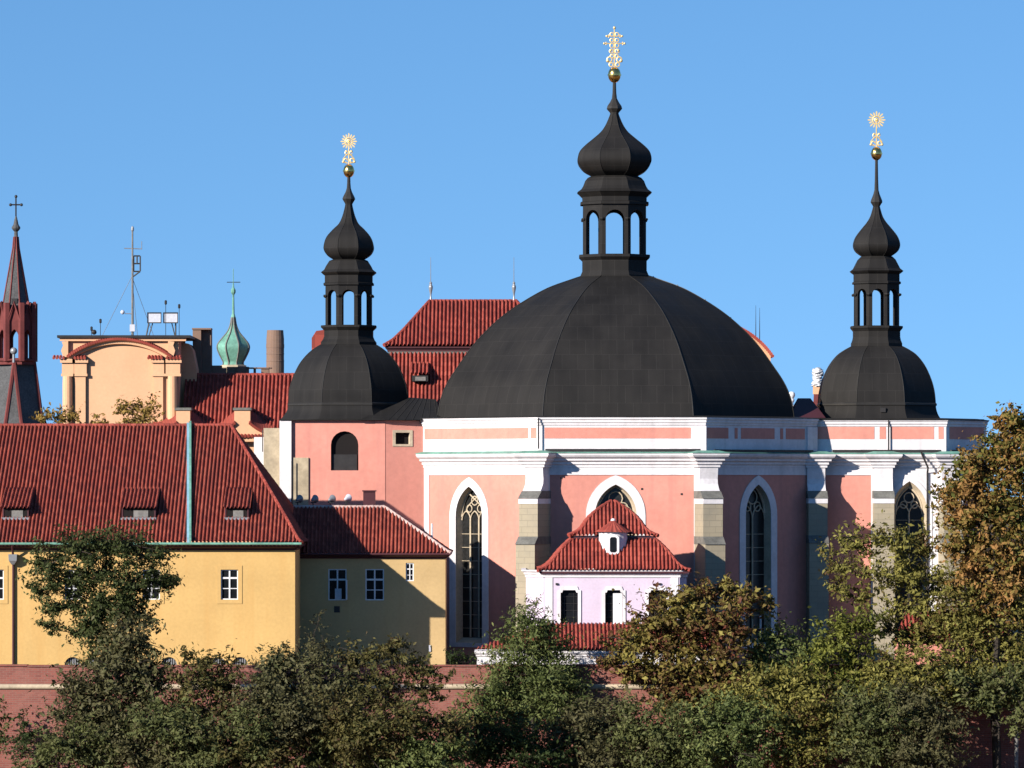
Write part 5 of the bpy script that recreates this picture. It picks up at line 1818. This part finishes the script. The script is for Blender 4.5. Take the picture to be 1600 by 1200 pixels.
# ------------------------------------------------------------------ trees and shrubs
LM = {
    'acacia': leaf_mat('acacia_leaves', [(0.024, 0.03, 0.01), (0.04, 0.052, 0.016), (0.065, 0.08, 0.028), (0.08, 0.08, 0.03)]),
    'drab': leaf_mat('drab_leaves', [(0.045, 0.04, 0.02), (0.07, 0.066, 0.03), (0.115, 0.105, 0.048), (0.06, 0.068, 0.026)]),
    'rust': leaf_mat('rusty_green_leaves', [(0.075, 0.04, 0.022), (0.07, 0.06, 0.022), (0.125, 0.108, 0.036), (0.05, 0.058, 0.02)]),
    'willow': leaf_mat('willow_leaves', [(0.04, 0.055, 0.016), (0.075, 0.095, 0.03), (0.13, 0.155, 0.05), (0.17, 0.18, 0.065)]),
    'olive': leaf_mat('olive_leaves', [(0.1, 0.055, 0.025), (0.11, 0.1, 0.025), (0.19, 0.175, 0.045), (0.26, 0.23, 0.06)]),
    'reddish': leaf_mat('reddish_leaves', [(0.13, 0.035, 0.025), (0.1, 0.055, 0.025), (0.17, 0.135, 0.035), (0.27, 0.23, 0.06)]),
    'autumn': leaf_mat('autumn_leaves', [(0.06, 0.085, 0.02), (0.15, 0.125, 0.03), (0.25, 0.14, 0.045), (0.32, 0.165, 0.06)]),
    'gold': leaf_mat('golden_leaves', [(0.2, 0.13, 0.035), (0.3, 0.19, 0.05), (0.14, 0.13, 0.035)]),
    'lime': leaf_mat('yellow_green_leaves', [(0.075, 0.085, 0.018), (0.13, 0.14, 0.028), (0.2, 0.2, 0.04)]),
    'green': leaf_mat('dark_green_leaves', [(0.02, 0.03, 0.009), (0.03, 0.045, 0.014), (0.05, 0.07, 0.022)]),
    'moss': leaf_mat('moss_green_leaves', [(0.045, 0.055, 0.02), (0.075, 0.085, 0.03), (0.12, 0.13, 0.045), (0.09, 0.08, 0.04)]),
}
NRNG = np.random.default_rng(11)


def leaf_mesh(name, pts, outs, size, m, parent, slim=0.45, droop=0.0):
    n = len(pts)
    nr = NRNG.normal(size=(n, 3)) + outs * 0.7 + np.array([0, -0.1, 0.55])
    nr /= np.linalg.norm(nr, axis=1, keepdims=True)
    ax = NRNG.normal(size=(n, 3)) + np.array([0, 0, -droop])
    ax -= (ax * nr).sum(1, keepdims=True) * nr
    ax /= np.linalg.norm(ax, axis=1, keepdims=True)
    bx_ = np.cross(nr, ax)
    sz = size * NRNG.choice([0.45, 0.65, 0.85, 1.1, 1.4], size=(n, 1)) * NRNG.uniform(0.85, 1.15, size=(n, 1))
    a_ = pts - ax * sz * 0.5
    c_ = pts + ax * sz * 0.5
    fold = nr * sz * 0.07
    b_ = pts + bx_ * sz * slim * 0.5 - ax * sz * 0.05 + fold
    d_ = pts - bx_ * sz * slim * 0.5 - ax * sz * 0.05 + fold
    v = np.stack([a_, b_, c_, d_], 1).reshape(-1, 3)
    o0 = np.array(ORG[parent.name])
    v = (v - o0).astype(np.float32)
    me = bpy.data.meshes.new(name)
    me.vertices.add(4 * n)
    me.vertices.foreach_set('co', v.ravel())
    me.loops.add(4 * n)
    me.loops.foreach_set('vertex_index', np.arange(4 * n, dtype=np.int32))
    me.polygons.add(n)
    me.polygons.foreach_set('loop_start', np.arange(0, 4 * n, 4, dtype=np.int32))
    me.polygons.foreach_set('loop_total', np.full(n, 4, dtype=np.int32))
    me.update(calc_edges=True)
    me.materials.append(m)
    o = bpy.data.objects.new(name, me)
    C.objects.link(o)
    o.parent = parent
    return o


def plant(kind, label, cat, base, lobes, m, Y, depth=None, dens=1.0, leaf=0.31, slim=0.45, group=None, gap=0.0, clump=0.17, trunk=True, droop=0.0, thick=0.16, limbs=True, bare=0.0, lmax=40000):
    """tree or shrub. base = (px, py) of the foot at depth Y; lobes = (px, py, rx, ry[, dy]) of the crown"""
    if Y < 0: Y -= 2.4
    bx_ = X(base[0], Y)
    bz = ground_z(bx_, Y) - 0.05 if Y < -17.0 or Y > 5 else 0.0
    t = thing(kind, label, cat, (bx_, Y, bz), group)
    P, O = [], []
    tw = MB()
    rg = random.Random(int(base[0] * 7 + base[1]))
    L3 = []
    for lb in lobes:
        px, py, rx, ry = lb[:4]
        dy = lb[4] if len(lb) > 4 else rg.uniform(-0.5, 0.5)
        cx_, cz_ = X(px, Y + dy), Z(py, Y + dy)
        a_, b_ = Ln(rx, Y), Ln(ry, Y)
        dp_ = depth or (a_ + b_) / 2
        L3.append((Vector((cx_, Y + dy, cz_)), a_, min(dp_, 1.2 * (a_ + b_) / 2), b_))
    cc = sum((l[0] for l in L3), Vector()) / len(L3)
    foot = Vector((bx_, Y, bz))
    top_ = Vector((cc.x * 0.7 + bx_ * 0.3, Y, bz + (cc.z - bz) * 0.75))
    stem = [foot.lerp(top_, q) + Vector((rg.uniform(-0.15, 0.15), rg.uniform(-0.15, 0.15), 0)) * (1 if 0 < q < 1 else 0) for q in (0, 0.25, 0.5, 0.75, 1)]
    if trunk:
        tw.tube(stem, [thick * (1.25, 1, 0.9, 0.75, 0.55)[i] for i in range(5)], 7)
    nodes = [(p, thick * 0.5) for p in stem[1:]]
    L3.sort(key=lambda l: min((l[0] - p).length for p in stem[1:]))
    for (c_, a_, dp_, b_) in L3:
        st, tr_ = min(nodes, key=lambda q: (c_ - q[0]).length + (0.9 * max(0, q[0].z - c_.z + 0.4)))
        if limbs:
            dv = c_ - st
            mid = st.lerp(c_, 0.5) + Vector((rg.uniform(-.12, .12), rg.uniform(-.12, .12), rg.uniform(0.0, 0.14))) * dv.length
            r1 = max(0.025, tr_ * 0.62)
            tw.tube([st, mid, c_], [tr_, (tr_ + r1) / 2, r1], 5)
            nodes += [(mid, (tr_ + r1) / 2 * 0.8), (c_, r1 * 0.8)]
        area = math.pi * a_ * b_
        ncl = max(6, int(area * 8))
        per = max(8, int(25 * dens))
        rc = clump * math.sqrt(a_ * b_) + 0.11
        for q in range(ncl):
            if rg.random() < gap: continue
            v = Vector((rg.gauss(0, 1), rg.gauss(0, 1), rg.gauss(0, 1))).normalized()
            r_ = rg.uniform(0.25, 1.0) ** 0.5 * rg.choice((0.8, 0.95, 1.05, 1.15, 1.35))
            p = c_ + Vector((v.x * a_ * r_, v.y * dp_ * r_, v.z * b_ * r_))
            if limbs and q % 2 == 0:
                tw.tube([c_.lerp(st, 0.12 * rg.random()), c_.lerp(p, 0.55) + Vector((0, 0, rg.uniform(-.05, .12))), p], [thick * 0.17 + 0.012, 0.028, 0.012], 4, False)
            if rg.random() < bare: continue
            k = int(per * rg.uniform(0.5, 1.5) * (1 if r_ < 1.1 else 0.6))
            sc_ = np.array([rc * 1.15, rc, rc * 0.5]) * rg.uniform(0.6, 1.25)
            ax_ = (v + Vector((0, 0, rg.uniform(-0.2, 0.7))) + Vector((rg.gauss(0, .35), rg.gauss(0, .35), rg.gauss(0, .2)))).normalized()
            al_ = NRNG.normal(size=(k, 1)) * rc * 1.35
            P.append(np.array(p)[None, :] + np.array(ax_)[None, :] * al_ + NRNG.normal(size=(k, 3)) * sc_ * 0.55)
            O.append(np.repeat(np.array([[v.x, v.y, v.z]]), k, 0))
    P = np.concatenate(P); O = np.concatenate(O)
    if len(tw.f): tw.build('trunk' if cat == 'tree' else 'stem', BARK, t)
    leaf_mesh('crown' if cat == 'tree' else 'foliage', P, O, leaf, m, t, slim, droop)
    return t


# the acacia before the yellow house
plant('acacia_tree', 'dark acacia with open spreading crown against the yellow house wall', 'tree', (165, 1150),
      [(120, 858, 52, 26), (172, 850, 62, 24), (228, 868, 38, 26), (75, 882, 34, 24), (112, 905, 46, 24), (64, 922, 28, 18), (165, 893, 44, 26), (246, 905, 32, 20), (268, 913, 14, 10), (208, 915, 42, 28), (152, 940, 46, 28), (195, 955, 40, 32), (100, 948, 34, 17), (78, 980, 18, 15), (120, 990, 20, 13), (160, 985, 34, 32), (86, 950, 20, 10), (222, 960, 28, 20), (170, 1025, 40, 34), (145, 960, 26, 26)],
      LM['acacia'], -27, dens=2.0, leaf=0.25, slim=0.42, gap=0.12, clump=0.15, thick=0.36)
plant('shrub', 'tall grey-brown shrub in front of the acacia trunk by the yellow house', 'shrub', (205, 1190),
      [(205, 1000, 44, 36), (195, 1045, 58, 40), (150, 1075, 50, 40), (225, 1075, 45, 45), (180, 1120, 66, 45), (125, 1110, 45, 40), (170, 1160, 60, 40), (230, 1150, 50, 40)], LM['drab'], -29.5, dens=1.2, leaf=0.32, gap=0.1, trunk=True, thick=0.1)
plant('shrub', 'rusty brown-green shrub left of centre below the yellow house', 'shrub', (320, 1195),
      [(300, 1065, 42, 34), (345, 1060, 34, 30), (330, 1110, 62, 40), (280, 1120, 40, 40), (375, 1120, 30, 38), (300, 1165, 60, 35), (320, 1035, 16, 18), (290, 1030, 14, 16)], LM['rust'], -30, dens=1.2, leaf=0.29, gap=0.1, thick=0.1)
plant('shrub', 'pale drab shrub below the house corner at the shaded ochre wing', 'shrub', (465, 1195),
      [(430, 1050, 40, 28), (480, 1035, 40, 28), (455, 1080, 55, 36), (510, 1075, 40, 40), (440, 1130, 50, 40), (500, 1130, 48, 45)], LM['drab'], -30.5, dens=1.2, leaf=0.29, gap=0.12, thick=0.1)
plant('evergreen_shrub', 'small dark evergreen shrub at the yellow house corner', 'shrub', (437, 1045), [(432, 1026, 18, 14), (450, 1030, 12, 11), (425, 1035, 12, 9)], LM['green'], -13.2, dens=1.6, leaf=0.18, thick=0.05)
plant('sapling', 'thin twiggy sapling in the shade before the ochre wing wall', 'shrub', (497, 1045), [(497, 975, 13, 24), (490, 1005, 18, 26), (505, 1010, 14, 24)], LM['drab'], -12.8, dens=0.9, leaf=0.16, gap=0.3, thick=0.045)
plant('locust_tree', 'rusty small tree with layered branches in front of the ochre wing', 'tree', (590, 1195),
      [(560, 1025, 40, 20), (610, 1018, 36, 18), (650, 1040, 36, 16), (590, 1055, 56, 24), (655, 1075, 34, 14), (690, 1060, 18, 10), (670, 1095, 22, 12), (545, 1075, 40, 26), (600, 1095, 42, 24), (625, 1005, 20, 9)], LM['rust'], -29, dens=1.3, leaf=0.29, gap=0.15, thick=0.13)
plant('dark_shrub', 'clipped dark green bush left of the white gallery wall', 'shrub', (722, 1045), [(715, 1024, 16, 12), (733, 1028, 14, 10), (705, 1030, 9, 8)], LM['green'], -13.4, dens=1.8, leaf=0.16, thick=0.05)
plant('willow_tree', 'green willow-like tree left of the chapel windows', 'tree', (835, 1195),
      [(826, 970, 26, 26), (845, 990, 30, 28), (810, 1005, 34, 32), (850, 1020, 48, 30), (800, 1050, 46, 32), (860, 1055, 50, 30), (890, 1060, 26, 22), (770, 1080, 40, 32), (815, 1095, 50, 36), (870, 1100, 46, 30), (740, 1115, 40, 26)], LM['willow'], -16.5, dens=1.6, leaf=0.31, slim=0.28, gap=0.05, thick=0.16, droop=0.8)
plant('maple_tree', 'olive and reddish tree right of the chapel windows', 'tree', (1075, 1195),
      [(1065, 940, 40, 24), (1110, 930, 36, 18), (1160, 935, 30, 22), (1195, 950, 18, 12), (1020, 965, 40, 24), (1080, 975, 60, 28), (1140, 975, 46, 28), (985, 1000, 42, 22), (1040, 1015, 50, 24), (1110, 1020, 56, 28), (965, 1030, 32, 16), (1000, 1050, 34, 18), (1080, 1060, 50, 26), (1140, 1065, 40, 26), (1140, 915, 14, 10), (1055, 1090, 40, 22)], LM['reddish'], -17, dens=1.4, leaf=0.34, slim=0.5, gap=0.14, thick=0.17)
plant('shrub', 'soft green shrub between the reddish tree and the yellow-green bush', 'shrub', (1215, 1160),
      [(1215, 1000, 36, 24), (1190, 1030, 34, 30), (1235, 1035, 40, 30), (1205, 1075, 50, 36)], LM['willow'], -15.9, dens=1.4, leaf=0.29, gap=0.05, thick=0.1)
plant('ash_tree', 'airy olive tree with bare fan of branches before the chancel window', 'tree', (1432, 1120),
      [(1345, 850, 44, 22), (1310, 880, 32, 20), (1400, 850, 44, 24), (1445, 855, 32, 22), (1370, 895, 46, 22), (1425, 900, 46, 26), (1305, 915, 26, 14), (1340, 935, 30, 14), (1460, 910, 30, 30), (1420, 950, 44, 24), (1470, 960, 30, 26), (1390, 985, 36, 20), (1440, 1000, 44, 22)], LM['olive'], -16, dens=1.15, leaf=0.31, slim=0.45, gap=0.28, thick=0.24)
plant('bush', 'bright yellow-green bush under the airy olive tree', 'shrub', (1320, 1120),
      [(1310, 985, 34, 20), (1345, 975, 32, 22), (1290, 1010, 32, 22), (1335, 1015, 42, 22), (1280, 1050, 40, 30), (1350, 1060, 40, 26)], LM['lime'], -17.2, dens=1.5, leaf=0.29, gap=0.06, thick=0.1)
plant('autumn_tree', 'big orange-brown autumn tree towering at the right edge', 'tree', (1560, 1180),
      [(1570, 690, 36, 34), (1600, 665, 34, 30), (1545, 735, 50, 34), (1600, 730, 44, 40), (1510, 750, 40, 28), (1490, 775, 30, 22), (1555, 790, 56, 36), (1605, 800, 40, 44), (1515, 805, 44, 28), (1550, 850, 56, 36), (1600, 880, 40, 44), (1505, 850, 34, 26), (1520, 895, 40, 28), (1570, 925, 56, 36), (1560, 655, 9, 16), (1588, 648, 10, 14)], LM['autumn'], -17.5, dens=1.5, leaf=0.34, slim=0.5, gap=0.2, thick=0.26)
plant('walnut_tree', 'dense dark olive tree below the autumn tree at the right edge', 'tree', (1560, 1195),
      [(1500, 930, 42, 28), (1545, 965, 50, 30), (1590, 960, 34, 36), (1500, 985, 44, 30), (1550, 1015, 56, 34), (1600, 1030, 34, 40), (1490, 1035, 44, 28), (1530, 1065, 56, 26), (1585, 1085, 40, 26), (1460, 1060, 34, 22)], LM['olive'], -17, dens=1.4, leaf=0.29, gap=0.12, thick=0.2)
plant('conifer', 'small dark conifer by the brick wall at the lower left', 'shrub', (40, 1200), [(38, 1130, 12, 14), (38, 1150, 24, 16), (40, 1172, 34, 18), (75, 1170, 18, 14)], LM['green'], -30, dens=1.7, leaf=0.2, thick=0.09)
plant('shrub', 'dark leafy shrub cut off at the lower left picture edge', 'shrub', (0, 1200), [(-8, 1120, 16, 18), (-6, 1150, 20, 20)], LM['moss'], -18, dens=1.3, leaf=0.29, thick=0.06)

# more growth on the slope at the right
plant('bramble_bush', 'mottled olive bush under the airy olive tree, left of the wall gap', 'shrub', (1430, 1150), [(1400, 1045, 44, 26), (1450, 1050, 40, 26), (1420, 1080, 50, 30), (1375, 1075, 36, 28), (1475, 1085, 30, 22)], LM['olive'], -19, dens=1.4, leaf=0.31, gap=0.08, thick=0.1)
plant('bramble_bush', 'mixed green and rusty bush between the two bright bushes at right', 'shrub', (1230, 1150), [(1190, 1070, 44, 28), (1245, 1075, 44, 28), (1215, 1105, 54, 28), (1160, 1090, 34, 24)], LM['olive'], -19.5, dens=1.3, leaf=0.31, gap=0.1, thick=0.1)
plant('bramble_bush', 'red-leaved bush before the small pink outbuilding', 'shrub', (1462, 1100), [(1450, 975, 24, 20), (1475, 965, 22, 18), (1440, 990, 20, 14)], LM['reddish'], -15.2, dens=1.3, leaf=0.29, gap=0.15, thick=0.07)
plant('bramble_bush', 'dark bush in front of the right edge tree trunks', 'shrub', (1555, 1160), [(1530, 1075, 44, 26), (1580, 1070, 36, 30), (1600, 1110, 30, 30), (1545, 1100, 30, 16)], LM['moss'], -20, dens=1.4, leaf=0.31, gap=0.1, thick=0.1)

# the scrub along the foot of the rampart
scrub = [
    (140, 1235, [(110, 1160, 46, 30), (160, 1180, 50, 34), (70, 1205, 40, 26)], 'moss', 'moss-green scrub bush right of the dark conifer'),
    (245, 1235, [(215, 1170, 46, 32), (265, 1190, 44, 34)], 'drab', 'drab scrub bush second along the bottom from the conifer'),
    (395, 1235, [(360, 1175, 50, 32), (420, 1185, 50, 36)], 'rust', 'rusty scrub bush along the bottom below the house corner'),
    (540, 1240, [(490, 1175, 48, 36), (545, 1160, 50, 36), (590, 1185, 44, 34)], 'moss', 'moss-green scrub bush along the bottom below the ochre wing'),
    (680, 1240, [(630, 1160, 44, 34), (690, 1165, 50, 34), (660, 1190, 60, 30)], 'willow', 'green scrub bush along the bottom left of the willow'),
    (790, 1240, [(750, 1165, 46, 34), (800, 1160, 50, 38), (840, 1185, 44, 30)], 'green', 'dark green scrub bush along the bottom under the willow'),
    (925, 1240, [(890, 1150, 46, 40), (940, 1130, 46, 44), (930, 1180, 60, 34)], 'drab', 'drab scrub bush along the bottom right of the willow'),
    (1035, 1240, [(1000, 1140, 46, 40), (1050, 1150, 46, 40), (1030, 1185, 60, 34)], 'moss', 'moss-green scrub bush along the bottom under the reddish tree'),
    (1150, 1240, [(1115, 1130, 46, 36), (1165, 1130, 46, 36), (1140, 1175, 60, 38)], 'willow', 'fresh green scrub bush along the bottom below the soft green shrub'),
    (1265, 1240, [(1225, 1120, 44, 34), (1275, 1110, 46, 36), (1250, 1165, 60, 42)], 'olive', 'olive scrub bush along the bottom below the yellow-green bush'),
    (1370, 1240, [(1335, 1110, 44, 34), (1385, 1120, 46, 38), (1350, 1170, 60, 42)], 'moss', 'moss-green scrub bush along the bottom below the airy olive tree'),
    (1470, 1240, [(1430, 1105, 40, 32), (1465, 1135, 44, 34), (1440, 1180, 60, 36)], 'drab', 'drab scrub bush along the bottom nearest the wooden post'),
]
for i, (bx_, by_, lb, mk, txt) in enumerate(scrub):
    plant('scrub_bush', txt, 'shrub', (bx_, by_), lb, LM[mk], (-31.5 if bx_ < 720 else -20.5) - (i % 3) * 0.9, dens=2.1, leaf=0.29, slim=0.4, group='scrub along the foot of the rampart', gap=0.06, thick=0.08)

plant('scrub_bush', 'dense moss-green thicket filling the bottom between the two left shrubs', 'shrub', (330, 1240), [(250, 1130, 40, 34), (300, 1150, 46, 36), (385, 1150, 40, 36), (330, 1185, 60, 30)], LM['moss'], -33.5, dens=2.0, leaf=0.27, group='scrub along the foot of the rampart', gap=0.05, thick=0.08)
plant('scrub_bush', 'dense olive thicket under the layered locust branches', 'shrub', (585, 1240), [(540, 1115, 46, 30), (590, 1130, 50, 34), (640, 1120, 36, 26), (700, 1130, 30, 26), (560, 1160, 50, 30)], LM['rust'], -33.5, dens=2.0, leaf=0.27, group='scrub along the foot of the rampart', gap=0.05, thick=0.08)
plant('scrub_bush', 'drab thicket between the grey-brown shrub and the rusty shrub', 'shrub', (420, 1240), [(405, 1090, 36, 30), (440, 1110, 40, 34), (480, 1120, 40, 34), (425, 1150, 50, 30)], LM['drab'], -33, dens=2.0, leaf=0.27, group='scrub along the foot of the rampart', gap=0.05, thick=0.08)

# small golden trees in front of the orange building
for bx_, lb, txt in ((78, [(70, 655, 16, 14), (92, 652, 16, 14)], 'pale thin-leaved treetop beside the Gothic tower over the tiled ridge'),
                     (120, [(112, 650, 16, 14), (125, 660, 16, 10)], 'small golden treetop left of centre before the orange columns'),
                     (155, [(152, 656, 18, 12), (165, 662, 12, 8)], 'low golden treetop in the middle of the orange wall'),
                     (215, [(188, 635, 12, 14), (205, 645, 24, 16), (235, 638, 18, 16), (225, 655, 28, 14), (200, 660, 22, 10)], 'largest golden treetop before the right half of the orange wall')):
    plant('golden_tree', txt, 'tree', (bx_, 800), lb, LM['gold'], 14, dens=1.1, leaf=0.28, gap=0.25, thick=0.12, group='golden trees before the orange building')

# dry grass on the slope
rg = np.random.default_rng(5)
n = 5200
gx_ = rg.uniform(-45, 45, n); gy_ = rg.uniform(-34, -18.1, n)
gz_ = -6.6 - 0.42 * np.maximum(0, -17.5 - gy_) + 0.35 * np.sin(gx_ * 0.43 + gy_) + 0.25 * np.sin(gx_ * 1.1 - gy_ * 0.7)
m = MB()
for i in range(n):
    h_ = rg.uniform(0.25, 0.7); w_ = rg.uniform(0.02, 0.05); dx_, dy_ = rg.normal(0, 0.16, 2); an = rg.uniform(0, 3.14)
    ux_, uy_ = math.cos(an) * w_, math.sin(an) * w_
    p = (gx_[i], gy_[i], gz_[i] - 0.05)
    m.v += [(p[0] - ux_, p[1] - uy_, p[2]), (p[0] + ux_, p[1] + uy_, p[2]), (p[0] + dx_, p[1] + dy_, p[2] + h_)]
    k = len(m.v); m.f.append((k - 3, k - 2, k - 1)); m.uv.append([(0, 0)] * 3)
gr = m.build('dry_grass', leaf_mat('dry_grass_blades', [(0.16, 0.09, 0.045), (0.22, 0.12, 0.05), (0.13, 0.1, 0.04)]))
tag(gr, 'dry reddish grass on the slope below the rampart', 'grass', None, 'stuff')
